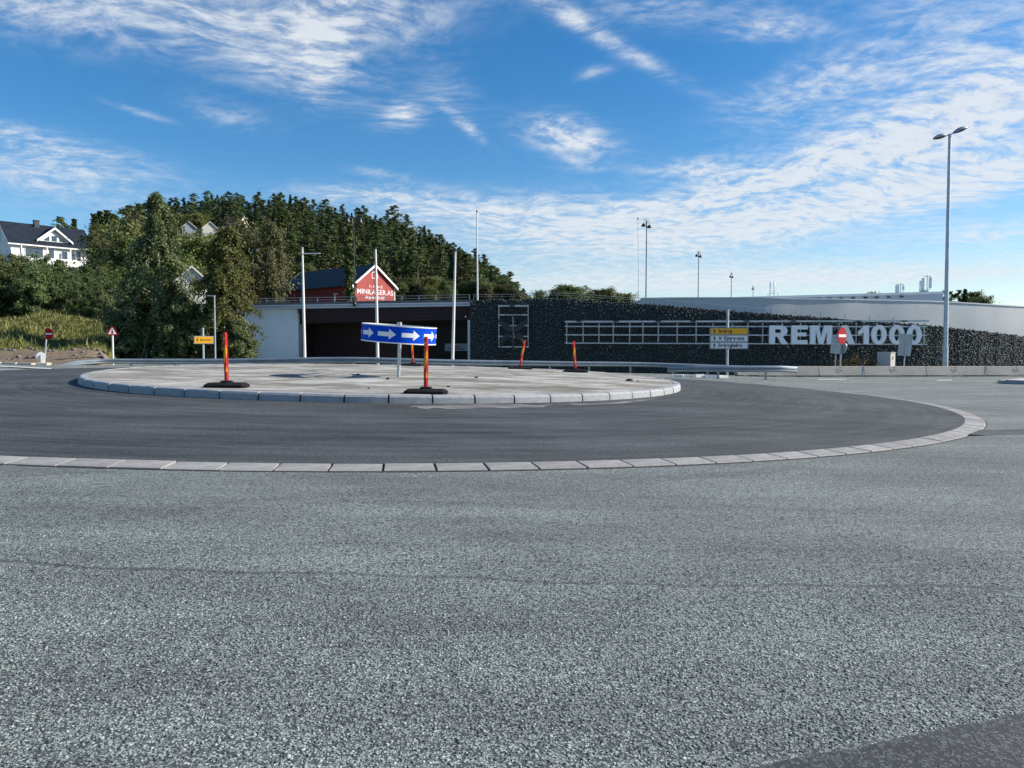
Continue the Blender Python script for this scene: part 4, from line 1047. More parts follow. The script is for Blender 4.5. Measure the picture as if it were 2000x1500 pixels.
# tall double-headed street lamp on the right
q = at(1846, 716, 42.2); zg = float(rz(q.x, q.y)); tp = at(1855, 262, 42.2)
sl_ = thing('street_lamp', 'tall grey street lamp with two flat leaf-shaped heads behind the concrete barrier', 'street lamp', (q.x, q.y, zg))
dtop = Vector((tp.x - q.x, 0, tp.z - zg)) 
mb = MB(); mb.tube([(0, 0, 0), dtop * .12, dtop * .13, dtop], [.15, .145, .125, .075], 14); mb.build('pole', M['galv'], sl_)
mb = MB(); mb.box(dtop * .045 + Vector((-.02, -.13, 0)), (.12, .03, .34)); mb.build('hatch', M['galv_dull'], sl_)
for s1, (px, py) in ((-1, (1822, 271.5)), (1, (1891, 248.5))):
    e_ = at(px, py, 42.2) - Vector((q.x, q.y, zg)); e_.y = 0.0
    st = dtop + Vector((0, 0, -.02)); dv = e_ - st; L = dv.length; u = dv.normalized()
    mb = MB(); mb.tube([st, st + u * (L * .2)], .03, 8); mb.build('arm', M['galv_dull'], sl_)
    up = Vector((-u.z, 0, u.x)) * (1 if u.x > 0 else -1); side = Vector((0, 1, 0))
    def head(z_top, z_bot, material, name):
        mb = MB(); vs = []; fs = []; nk = 10; ns = 12
        for i in range(ns + 1):
            t_ = i / ns; w_ = (.18 * math.sin(math.pi * min(1, .10 + t_ * .88)) ** .7) + .01
            hgt = z_top * math.sin(math.pi * min(1, .06 + t_ * .9)) ** .8
            for k in range(nk):
                an = math.pi * k / (nk - 1)
                p_ = st + u * (L * (.18 + .82 * t_)) + side * (w_ * math.cos(an)) + up * (z_bot + hgt * math.sin(an)); vs.append(p_)
        for i in range(ns):
            for k in range(nk): fs.append((i * nk + k, i * nk + (k + 1) % nk, (i + 1) * nk + (k + 1) % nk, (i + 1) * nk + k))
        fs += [tuple(range(nk)), tuple(range(ns * nk, ns * nk + nk))[::-1]]
        mb.add(vs, fs, True); return mb.build(name, material, sl_)
    head(.17, .0, M['galv'], 'lamp_head'); head(-.09, -.004, M['black'], 'lamp_glass')
# small lamp post before the second birch
q = at(420.5, 702, 41); b = at(418.8, 578.5, 41); zg = float(rz(q.x, q.y)) - .3
t_ = thing('lamp_post', 'slim grey lamp post with a short left arm before the second birch', 'street lamp', (q.x, q.y, zg))
bb = b - Vector((q.x, q.y, zg)); mb = MB(); mb.tube([(0, 0, 0), bb], [.05, .035], 8); mb.build('pole', M['galv'], t_)
mb = MB(); mb.prism([bb + Vector((.03, -.07, -.02)), bb + Vector((-.36, -.09, .0)), bb + Vector((-.36, .09, .0)), bb + Vector((.03, .07, -.02))], (0, 0, .06)); mb.build('lamp_head', M['galv'], t_)

# ------------------------------------------------------------------ road signs
def pole_to(t_, x, y, z0, x1, z1, r, material=None):
    mb = MB(); mb.tube([(x, y, z0), (x1, y, z1)], r, 10); return mb.build('pole', material or M['galv'], t_)
# direction sign
Y = 42.4; q = at(1421, 716, Y); zg = float(rz(q.x, q.y)) - .2
t_ = thing('direction_sign', 'three-row direction sign, ochre top row over two pale rows, on a grey pole', 'road sign', (q.x, q.y, zg)); OO = t_.location.copy()
tp = at(1422.5, 606, Y) - OO; pole_to(t_, 0, .10, 0, tp.x, tp.z, .075); mb = MB(); mb.tube([(tp.x, .1, tp.z), (tp.x, .1, tp.z + .07)], .085, 10); mb.build('cap', M['kerb_flat'], t_)
X0, X1 = at(1387.5, 660, Y).x - OO.x, at(1460.5, 660, Y).x - OO.x
def zpx(py): return at(1424, py, Y).z - OO.z
m_dull = mat('sign_pale_blue', (.42, .46, .50), None, rough=.5)
for i, (y0, y1, mt, body, symb) in enumerate(((640.8, 653.3, 'y', 'Sveberg', False), (654.6, 667.3, 'w', 'Kjøpesentra', True), (668.6, 681, 'w', 'Sveberghallen', False))):
    z1, z0 = zpx(y0), zpx(y1); H_ = z1 - z0
    mb = MB(); mb.span(X0 - .03, X1 + .03, -.0, .05, z0 - .02, z1 + .02); fr = mb.build('row_frame', M['galv_dull'], t_)
    mb = MB(); mb.span(X0 + .005, X1 - .005, -.006, .0, z0 + .005, z1 - .005); mb.build('border', M['black'], t_)
    mb = MB(); mb.span(X0 + .02, X1 - .02, -.010, -.006, z0 + .02, z1 - .02); mb.build('row_panel', M['sign_yellow'] if mt == 'y' else M['sign_white'], t_)
    ink = M['black']
    o = place('arrow', outline_mesh('arrow', arrow_up(.17, H_ * .72), .004, ink), t_, (X0 + .22, -.0145, z0 + H_ * .15))
    wd = {'Sveberg': .76, 'Kjøpesentra': 1.12, 'Sveberghallen': 1.32}[body]
    x_ = X0 + (.44 if not symb else .76)
    place('lettering', text_mesh('lettering', body, H_ * .78, ink, .004, .008, width=wd), t_, (x_, -.0145, z0 + H_ * .27))
    if symb:
        mb = MB(); mb.span(X0 + .43, X0 + .66, -.0135, -.010, z0 + .05, z1 - .05); mb.build('symbol_field', M['letter'], t_)
        mb = MB()
        for s1 in (-1, 1):
            c_ = Vector((X0 + .545, -.015, z0 + H_ / 2)); dvx = Vector((s1 * .08, 0, .10)); pr = Vector((dvx.z, 0, -dvx.x)).normalized() * .018
            mb.prism([c_ - dvx - pr, c_ - dvx + pr, c_ + dvx + pr * 1.6, c_ + dvx - pr * 1.6], (0, .0015 + .001 * (s1 > 0), 0))
        mb.build('symbol', ink, t_)
# yellow sign on the left
Y = 40; q = at(398, 703, Y); zg = float(rz(q.x, q.y)) - .2
t_ = thing('direction_sign', 'small bright yellow direction sign with one line of text before the birches', 'road sign', (q.x, q.y, zg), R(30)); OO = t_.location.copy()
k = Y / F; zc = at(398, 664, Y).z - zg
pole_to(t_, 0, .08, 0, 0, at(398, 640, Y).z - zg, .055)
mb = MB(); mb.span(-.46, .50, 0, .04, zc - .20, zc + .20); mb.build('frame', M['sign_white'], t_)
mb = MB(); mb.span(-.445, .485, -.004, 0, zc - .185, zc + .185); mb.build('border', M['black'], t_)
mb = MB(); mb.span(-.43, .47, -.008, -.004, zc - .17, zc + .17); mb.build('panel', M['sign_yellow'], t_)
place('arrow', outline_mesh('arrow', arrow_up(.10, .21), .004, M['black']), t_, (-.30, -.0125, zc - .10))
place('lettering', text_mesh('lettering', 'Bjørnmyra', .16, mat('sign_ink_brown', (.16, .07, .01), None), .004, .002, width=.56), t_, (-.17, -.0125, zc - .04))
# warning triangle
Y = 37.6; q = at(221, 716, Y); zg = float(rz(q.x, q.y)) - .2
t_ = thing('warning_sign', 'red and white warning triangle with a black crossroads symbol on a white pole', 'road sign', (q.x, q.y, zg), R(28))
z0, z1 = at(221, 654.5, Y).z - zg, at(221, 635.5, Y).z - zg; H_ = z1 - z0
pole_to(t_, 0, .05, 0, 0.01, z0 + .1, .045, M['pole_white'])
def tri(s, zc): return [(-s * .5774 * 1.0, zc - s / 3), (s * .5774, zc - s / 3), (0, zc + 2 * s / 3)]
zc = z0 + H_ / 3
def tri_r(s, n=5, rad=.05):
    out = []
    for a in (210, 330, 90):
        c_ = ((2 * s / 3 - 2 * rad) * math.cos(R(a)), (2 * s / 3 - 2 * rad) * math.sin(R(a)))
        out += arc(c_[0], c_[1], rad, rad, a - 60, a + 60, n)
    return out
place('rim', outline_mesh('rim', [tri_r(H_)], .02, M['red']), t_, (0, 0, zc))
place('field', outline_mesh('field', [tri_r(H_ * .66, 4, .02)], .004, M['sign_white']), t_, (0, -.004, zc))
place('symbol', outline_mesh('symbol', [[(-.028, -.11), (.028, -.11), (.028, -.01), (.09, -.01), (.09, .025), (.028, .025), (.028, .13), (0, .17), (-.028, .13), (-.028, .025), (-.09, .025), (-.09, -.01), (-.028, -.01)]], .004, M['black']), t_, (0, -.008, zc - .02))
# bent no entry sign on the left
Y = 34.5; q = at(88, 716, Y); zg = float(terr(q.x, q.y)) - .1; c_ = at(93, 652, Y) - Vector((q.x, q.y, zg))
t_ = thing('no_entry_sign', 'no entry sign with its left edge bent back, by the grass bank', 'road sign', (q.x, q.y, zg), R(4))
pole_to(t_, -.1, .06, 0, c_.x - .06, c_.z + .2, .035, M['galv_dull'])
rad = .255; xb = -.11
seg = [(rad * math.cos(R(a)), rad * math.sin(R(a))) for a in np.linspace(-115, 115, 30)]
place('disc', outline_mesh('disc', [seg], .012, M['red']), t_, (c_.x, 0, c_.z))
mb = MB(); hs_ = rad * math.sin(R(115)); mb.prism([(c_.x + seg[0][0], .004, c_.z - hs_), (c_.x + seg[0][0], .004, c_.z + hs_), (c_.x + seg[0][0] + .03, .13, c_.z + hs_ * .5), (c_.x + seg[0][0] + .03, .13, c_.z - hs_ * .5)], (-.01, 0, 0)); mb.build('bent_edge', M['galv_dull'], t_)
mb = MB(); mb.span(c_.x - .10, c_.x + .19, -.005, -.001, c_.z - .035, c_.z + .035); mb.build('bar', M['sign_white'], t_)
# keep-right sign seen from behind
Y = 32.6; q = at(81.5, 719.5, Y); zg = float(rz(q.x, q.y)) + .10
t_ = thing('keep_right_sign', 'low white round sign seen from behind on a white stub on the splitter kerb', 'road sign', (q.x, q.y, zg), R(24))
zc = at(81, 696, Y).z - zg
mb = MB(); mb.box((.02, 0, zc * .45), (.16, .10, zc * .9)); mb.build('stub', M['white_paint'], t_)
place('disc', outline_mesh('disc', [arc(0, 0, .178, .19, 0, 360, 24)[:-1]], .015, M['white_paint']), t_, (0, -.08, zc))
mb = MB(); mb.box((-.02, -.10, zc * .5), (.035, .03, zc + .12)); mb.build('post', M['galv_dull'], t_)
# splitter island kerb under it
def kerb_line(kname, pix, Y0, hgt, wdt, L, material):
    a, b = at(pix[0], 718, Y0[0]), at(pix[1], 718, Y0[1]); n = int((b - a).length / L)
    mb = MB(); mb.add([(a.x, a.y, float(rz(a.x, a.y)) + .003), (b.x, b.y, float(rz(b.x, b.y)) + .003), (b.x, b.y + wdt * 1.2, float(rz(b.x, b.y)) + .003), (a.x, a.y + wdt * 1.2, float(rz(a.x, a.y)) + .003)], [(0, 1, 2, 3)])
    k = set_props(mb.build(kname, M['mortar']), kind='structure')
    mb = MB(); l2 = L * .488; mb.prism([(-l2, 0, -.05), (-l2, .02, hgt - .03), (-l2, .05, hgt), (-l2, wdt, hgt), (-l2, wdt, -.05)], (2 * l2, 0, 0)); me = mb.mesh('kerb_stone', material)
    an = math.atan2(b.y - a.y, b.x - a.x)
    for i in range(n):
        q = a.lerp(b, (i + .5) / n); o = link('kerb_stone', me, k); o.location = (q.x, q.y, float(rz(q.x, q.y))); o.rotation_euler = (0, .02, an)
kerb_line('splitter_kerb', (62, 100), (32.2, 32.3), .11, .45, .42, M['concrete'])
kerb_line('far_kerb', (-60, 62), (33.6, 32.6), .08, .25, .8, M['concrete'])
kerb_line('island_kerb', (1957, 2120), (33.2, 31.0), .17, .30, .75, M['kerb'])
mb = MB(); a = at(1957, 718, 33.2); b = at(2120, 718, 31.0)
mb.prism([(a.x, a.y + .28, -.5), (b.x, b.y + .28, -.5), (b.x + 3, b.y + 4, -.5), (a.x + 2.5, a.y + 2.5, -.5)], (0, 0, .325)); set_props(mb.build('pavement', M['concrete']), kind='structure')
# no entry sign and sign backs on the right
Y = 43.2; q = at(1641, 716, Y); zg = float(rz(q.x, q.y)) - .1; OO = Vector((q.x, q.y, zg))
t_ = thing('no_entry_sign', 'no entry sign turned sideways before the white letters, sign backs below it', 'road sign', OO)
c_ = at(1639, 656, Y) - OO
pole_to(t_, 0, .04, 0, .06, at(1642, 636, Y).z - zg, .045); 
an = R(39)
place('disc', outline_mesh('disc', [arc(0, 0, .48, .48, 0, 360, 36)[:-1]], .015, M['red']), t_, (c_.x, -.42, c_.z), an)
d_ = Vector((math.sin(an), -math.cos(an), 0)) * .004
mb = MB(); mb.span(-.39, .39, -.004, 0, -.075, .075); o = mb.build('bar', M['sign_white'], t_); o.location = (c_.x + d_.x, -.42 + d_.y, c_.z); o.rotation_euler = (0, 0, an)
c2 = at(1644.5, 679, Y) - OO
place('round_back', outline_mesh('round_back', [arc(0, 0, .36, .36, 0, 360, 30)[:-1]], .015, M['galv']), t_, (c2.x, .06, c2.z), R(-62))
c3 = at(1632.5, 672.5, Y) - OO
mb = MB(); mb.box((0, 0, 0), (.52, .02, 1.05), 0); o = mb.build('panel_back', M['galv'], t_); o.location = (c3.x, .0, c3.z); o.rotation_euler = (0, R(4), R(-30))
for dz in (-.4, -.15, .12, .38):
    mb = MB(); mb.box((0, -.025, dz), (.5, .03, .035)); o = mb.build('panel_rib', M['galv_dull'], t_); o.location = (c3.x, .0, c3.z); o.rotation_euler = (0, R(4), R(-30))
pole_to(t_, c3.x, .08, 0, c3.x + .05, c3.z - .3, .035)
# sign back panel right of it
Y = 42.8; q = at(1762.5, 716, Y); zg = float(rz(q.x, q.y)) - .1; OO = Vector((q.x, q.y, zg))
t_ = thing('sign_back', 'ribbed back of a tilted rectangular sign before the last white zero', 'road sign', OO)
c_ = at(1768, 673.5, Y) - OO
an = Matrix.Rotation(R(-28), 3, 'Z') @ Matrix.Rotation(R(5), 3, 'Y')
mb = MB(); mb.box((c_.x, 0, c_.z), (.66, .02, 1.24), mtx=an); mb.build('panel', M['galv'], t_)
for i in range(7):
    mb = MB(); mb.box(Vector((c_.x, 0, c_.z)) + an @ Vector((0, -.025, -.54 + i * .18)), (.64, .03, .035), mtx=an); mb.build('panel_rib', M['galv_dull'], t_)
pole_to(t_, 0, -.06, 0, c_.x + .04, c_.z + .62, .04)
# electrical cabinet
Y = 44.5; a, b = at(1713, 716, Y), at(1744, 688, Y); zg = float(rz(a.x, a.y)) - .25
t_ = thing('electrical_cabinet', 'grey electrical cabinet with a sunlit pale side behind the concrete barrier', 'cabinet', (a.x, a.y, zg)); H_ = b.z - zg; W_ = .80
mb = MB(); mb.span(0, W_, 0, .5, 0, H_ - .03); mb.build('body', mat('cabinet_grey', (.50, .49, .46), (.44, .43, .40), 1, .6), t_)
mb = MB(); mb.span(-.03, W_ + .03, -.03, .53, H_ - .03, H_ + .01); mb.build('lid', M['galv_dull'], t_)
mb = MB(); mb.span(.04, W_ - .04, -.012, 0, .15, H_ - .1); mb.build('door', mat('cabinet_door', (.40, .41, .42), None), t_)
t_.rotation_euler = (0, 0, R(-55))
mb = MB(); mb.span(W_, W_ + .015, .20, .26, H_ - .42, H_ - .22); mb.build('handle', M['black'], t_)

# ------------------------------------------------------------------ vegetation helpers
def cards(centres, size, normals=None, flat=0.0, aspect=1.5, r_=rng):
    """leaf-sized quads with random orientation"""
    n = len(centres); c = np.asarray(centres)
    nv = r_.normal(size=(n, 3))
    if normals is not None: nv = nv * (1 - flat) + np.asarray(normals) * flat * 1.6
    nv /= np.linalg.norm(nv, axis=1, keepdims=True) + 1e-9
    t_ = np.cross(nv, r_.normal(size=(n, 3))); t_ /= np.linalg.norm(t_, axis=1, keepdims=True) + 1e-9
    b_ = np.cross(nv, t_)
    s_ = np.asarray(size) * np.ones(n) * r_.uniform(.65, 1.3, n)
    t_ = t_ * (s_ * aspect / 2)[:, None]; b_ = b_ * (s_ / 2)[:, None]
    V = np.stack([c - t_, c + b_ * .9, c + t_, c - b_ * .9], 1).reshape(-1, 3)
    return V, np.arange(4 * n).reshape(-1, 4)
def crown_obj(name, centres, size, material, parent, normals=None, flat=0.0, aspect=1.5):
    V, Fq = cards(centres, size, normals, flat, aspect)
    return link(name, np_mesh(name, V, Fq, material), parent)
def pine_proto(H_, seed, bare=.38, wid=.19, clumps=34, dens=46, card=.27):
    r_ = np.random.default_rng(seed)
    t_ = thing('pine_tree', '', 'tree')
    bend = r_.normal(size=2) * .25
    tp = lambda k: Vector((bend[0] * k * k, bend[1] * k * k, H_ * k))
    mb = MB(); mb.tube([tp(k) for k in (0, .3, .6, .85, .98)], [H_ * .017, H_ * .014, H_ * .010, H_ * .006, H_ * .002], 7); 
    pts = []; nrm = []
    for i in range(clumps):
        k = bare + (1 - bare) * ((i + r_.uniform(0, 1)) / clumps)
        xk = (1.03 - k) / (1 - bare); shape = min(1, 1.12 * xk ** .62) * (1 if xk < .75 else 1 - (xk - .75) * 1.3)
        L = H_ * wid * shape * r_.uniform(.55, 1.15); a = r_.uniform(0, 6.283) if i % 3 else i * 2.4
        o = tp(k); e = o + Vector((math.cos(a) * L, math.sin(a) * L, L * r_.uniform(-.05, .35)))
        mb.tube([o, o.lerp(e, .55) + Vector((0, 0, -.04 * L)), e], [H_ * .005 * (1.1 - k), H_ * .003 * (1.1 - k) + .004, .008], 4, False)
        for f_ in (.45, .75, 1.0):
            c_ = np.array(o.lerp(e, f_)); m_ = int(dens * (.5 + .5 * f_) / 2.2)
            sp = r_.normal(size=(m_, 3)) * np.array((.32, .32, .17)) * (L * .45 + .34)
            pts.append(c_ + sp); nrm.append(sp + np.array((0, 0, .35)))
    top_ = np.array(tp(1.0)) + r_.normal(size=(40, 3)) * np.array((.28, .28, .45)) - np.array((0, 0, .4)); pts.append(top_); nrm.append(top_ * 0 + np.array((0, 0, 1)))
    mb.build('trunk', M['bark_pine'], t_)
    P_ = np.concatenate(pts); N_ = np.concatenate(nrm); N_ /= np.linalg.norm(N_, axis=1, keepdims=True) + 1e-6
    crown_obj('crown', P_, card, M['pine'], t_, N_, .66, 1.7)
    return t_
def spruce_proto(H_, seed, wid=.17, card=.32, dens=11):
    r_ = np.random.default_rng(seed); t_ = thing('spruce_tree', '', 'tree')
    mb = MB(); mb.tube([(0, 0, 0), (0, 0, H_ * .5), (0, 0, H_)], [H_ * .014, H_ * .008, .01], 7); mb.build('trunk', M['bark'], t_)
    pts = []; z = H_ * .06
    while z < H_ * .985:
        k = z / H_; L0 = H_ * wid * (1 - k) ** .85 + .12
        for j in range(int(6 + 5 * (1 - k))):
            a = r_.uniform(0, 6.283); L = L0 * r_.uniform(.7, 1.12)
            for f_ in np.linspace(.15, 1, 6):
                c_ = np.array((math.cos(a) * L * f_, math.sin(a) * L * f_, z - .38 * L * f_ + .14 * L * f_ * f_))
                pts.append(c_ + r_.normal(size=(int(dens * .45) + 1, 3)) * np.array((.13, .13, .07)) * (1.3 - .6 * f_))
        z += H_ * .034
    crown_obj('crown', np.concatenate(pts), card, M['spruce'], t_, None, 0, 1.7)
    return t_
def leafy_proto(name, H_, wid, seed, material, barkm, nbr=46, leaves=150, card=.32, low=.16, droop=.3, shape=.75, stems=1, full=.80, spread=.5, twig=5):
    r_ = np.random.default_rng(seed); t_ = thing(name, '', 'tree')
    mb = MB(); pts = []
    for s_ in range(stems):
        ox, oy = (0, 0) if stems == 1 else tuple(r_.normal(size=2) * .35)
        Hs = H_ * (1 if s_ == 0 else r_.uniform(.6, .92)); lean = r_.normal(size=2) * (.03 if s_ == 0 else .10) * Hs
        tp = lambda k: Vector((ox + lean[0] * k ** 1.5, oy + lean[1] * k ** 1.5, Hs * k))
        mb.tube([tp(k) for k in (0, .2, .45, .7, .9, 1)], [Hs * .016, Hs * .012, Hs * .009, Hs * .005, Hs * .0025, .006], 7)
        nb_s = nbr // stems
        for i in range(nb_s):
            k = low + (.98 - low) * (i + r_.uniform(0, 1)) / nb_s
            prof = math.sin(math.pi * min(1, ((1.03 - k) / (1.03 - low)) ** shape * full + .025)) 
            L = wid * prof * r_.uniform(.5, 1.15); a = r_.uniform(0, 6.283)
            o = tp(k); up = r_.uniform(.25, .8) * (1 if k > .3 else .5)
            e = o + Vector((math.cos(a) * L, math.sin(a) * L, L * up)); mid = o.lerp(e, .5) + Vector((0, 0, .12 * L))
            e = e + Vector((0, 0, -droop * L))
            mb.tube([o, mid, e], [Hs * .0045 * (1.15 - k) + .005, Hs * .003 * (1.1 - k) + .004, .005], 4, False)
            for tw in range(twig):
                f_ = r_.uniform(.25, 1.05); b0 = o.lerp(mid, f_ * 2) if f_ < .5 else mid.lerp(e, f_ * 2 - 1)
                sd_ = r_.normal(size=3) * np.array((1, 1, .6)) * spread * (.35 + .3 * L)
                m_ = max(4, int(leaves / twig * r_.uniform(.6, 1.4)))
                q_ = r_.uniform(0, 1, (m_, 1))
                line = np.array(b0) + sd_ * q_ + np.array((0, 0, -droop * .9)) * (q_ ** 2) * (.3 + .35 * L)
                pts.append(line + r_.normal(size=(m_, 3)) * spread * .26)
    mb.build('trunk', barkm, t_)
    P_ = np.concatenate(pts); P_ = P_[P_[:, 2] > .05]
    ow = np.stack([P_[:, 0], P_[:, 1], np.zeros(len(P_))], 1) / (wid * .6); ow[:, 2] = .35 + .5 * (P_[:, 2] / H_ - .4)
    ow += r_.normal(size=ow.shape) * .35; ow /= np.linalg.norm(ow, axis=1, keepdims=True) + 1e-6
    crown_obj('crown', P_, card, material, t_, ow, .55)
    return t_

# ------------------------------------------------------------------ the two large birches and neighbours
def put_root(o, loc, label, group=None, rot=0.0, scale=None):
    o.location = loc; o.rotation_euler = (0, 0, rot); o['label'] = label
    if group: o['group'] = group
    if scale: o.scale = scale
    return o
zb1 = float(terr(*at(312, 700, 44.5).xy)) - .2
b1 = leafy_proto('birch_tree', 10.3, 2.55, 11, M['birch'], M['bark_birch'], 180, 400, .092, .03, .75, 1.15, 1, full=.58, spread=.40, twig=7)
p_ = at(308, 700, 44.5); put_root(b1, (p_.x, p_.y, at(316, 380, 44.5).z - 10.1), 'tallest dark birch on the left, its pointed top above the forest edge', 'large birches by the guardrail')
b2 = leafy_proto('birch_tree', 8.0, 1.72, 23, M['birch_y'], M['bark_birch'], 130, 380, .092, .04, .5, .85, 1, full=.66, spread=.40, twig=7)
p_ = at(441, 700, 43.5); put_root(b2, (p_.x, p_.y, at(447, 448, 43.5).z - 8.0), 'yellow-topped birch right of the tallest birch, before the pale pavilion wall', 'large birches by the guardrail')
# young birches filling the foot of the two
sb = leafy_proto('birch_tree', 4.2, 1.7, 31, M['birch'], M['bark_birch'], 60, 300, .12, .02, .35, .7, 3, spread=.42, twig=7)
small = ((262, 44, 1.0, 'low birch thicket at the left foot of the tallest birch'), (346, 43, .88, 'low birch thicket between the two large birches, behind the yellow sign'), (470, 42.6, .60, 'low birch shoot at the right foot of the yellow-topped birch'), (400, 43.4, .8, 'low birch thicket behind the slim grey lamp post'))
for i, (px, Y, s_, lab) in enumerate(small):
    q = at(px, 700, Y); zl = (float(rz(q.x, q.y)) - .1, float(terr(q.x, q.y)) - .1)[px < 300]
    if i == 0: put_root(sb, (q.x, q.y, zl), lab, 'low birches', 0, (s_,) * 3)
    else: copy_thing(sb, (q.x, q.y, zl), (0, 0, i * 1.9), (s_,) * 3, lab)

# ------------------------------------------------------------------ thicket on the bank
bush_p = [leafy_proto('bush', 4.6, 1.35, 41 + i, M['bush'], M['bark'], 70, 210, .115, .03, .02, .75, 5, full=.6, spread=.50, twig=6) for i in range(4)]
for b in bush_p: b['category'] = 'bush'; b['group'] = 'bushes of the thicket on the bank'
rb_ = random.Random(12); used = [False] * 4; spots = []
for row, (Y, n, h0) in enumerate(((60, 15, .80), (64, 15, 1.0), (69, 15, 1.15), (75, 13, 1.25))):
    for i in range(n):
        px = -55 + (300 + row * 6) * (i + rb_.uniform(.2, .8)) / n
        spots.append((px, Y + rb_.uniform(-1.5, 1.5), h0 * rb_.uniform(.82, 1.15), row))
LB = ['green bush in the front row of the thicket above the grass bank', 'green bush in the second row of the thicket above the grass bank', 'taller green bush in the middle of the thicket below the white house', 'tall green bush at the back of the thicket just below the white house']
for k, (px, Y, s_, row) in enumerate(spots):
    q = at(px, 600, Y); z_ = float(terr(q.x, q.y)) - .1
    top_lim = at(px, np.interp(px, [-60, 60, 110, 150, 230, 300], [494, 503, 514, 526, 530, 512]) + (3 - row) * 9, Y).z
    s_ = min(s_, max(.4, (top_lim - z_) / 4.5)); i = k % 4
    if not used[i]: put_root(bush_p[i], (q.x, q.y, z_), LB[row], None, rb_.uniform(0, 6), (s_ * 1.05, s_ * 1.05, s_)); used[i] = True
    else: copy_thing(bush_p[i], (q.x, q.y, z_), (0, 0, rb_.uniform(0, 6)), (s_ * 1.05, s_ * 1.05, s_), LB[row])

# grass and weeds of the bank
n = 60000
x = rng.uniform(-58, -17.5, n); y = rng.uniform(38.6, 66, n); keep = (x / y > -.80) & (x / y < -.40)
dens = np.clip((y - 38.8) / 1.5, .05, 1) ; keep &= rng.uniform(0, 1, n) < dens
x, y = x[keep], y[keep]; n = len(x); z = bank_z(x, y)
patch = .5 + .5 * np.sin(x * .8 + 2 * np.sin(y * .5)) * np.sin(y * .9)
hh = rng.uniform(.12, .30, n) * (.55 + .9 * patch) + (rng.uniform(0, 1, n) > .97) * .3
wd = rng.uniform(.03, .07, n); a = rng.uniform(0, 6.283, n); ln = rng.normal(size=(n, 2)) * .12
base = np.stack([x, y, z - .03], 1); dx_ = np.stack([np.cos(a) * wd, np.sin(a) * wd, np.zeros(n)], 1)
tip = base + np.stack([ln[:, 0], ln[:, 1], hh], 1)
V = np.stack([base - dx_, base + dx_, tip], 1).reshape(-1, 3)
set_props(link('bank_grass', np_mesh('bank_grass', V, np.arange(3 * n).reshape(-1, 3), leaf_mat('grass_blades', (.085, .095, .026), (.225, .215, .065), .25, .25, .05))), 'rough yellow green grass and weeds covering the bank on the left', 'grass', kind='stuff')
# stones on the earth cut
for i in range(26):
    px = rb_.uniform(-5, 240); Y = rb_.uniform(37.2, 39.6); q = at(px, 700, Y); s_ = rb_.uniform(.05, .14)
    v = ICO_V * (1 + rng.uniform(-.3, .3, (12, 1))) * np.array((1.2, .9, .75)) * s_
    o = link('rock', np_mesh('rock', v, ICO_F, M['rock'])); o.location = (q.x, q.y, float(bank_z(q.x, q.y)) + s_ * .2)
    set_props(o, 'pale stone lying on the bare earth at the foot of the grass bank', 'stone', 'stones on the earth cut')
# weeds by the electrical cabinet
wp = leafy_proto('weed_plant', .85, .55, 77, M['weed'], M['weed'], 34, 34, .05, .02, .05, .7, 5, spread=.14, twig=5); wp['category'] = 'plant'
q = at(1664, 716, 44.2); put_root(wp, (q.x, q.y, float(rz(q.x, q.y)) - .0), 'wide yellow green weed between the right no entry sign and the electrical cabinet', 'weeds by the cabinet', 0, (1.25, 1, 1.35))
q = at(1702, 716, 44.0); copy_thing(wp, (q.x, q.y, float(rz(q.x, q.y))), (0, 0, 2), (.6, .6, 1.1), 'narrow weed directly left of the electrical cabinet')
q = at(1685, 716, 44.0); copy_thing(wp, (q.x, q.y, float(rz(q.x, q.y))), (0, 0, 4), (1, .8, 1.1), 'weed behind the left black delineator post')

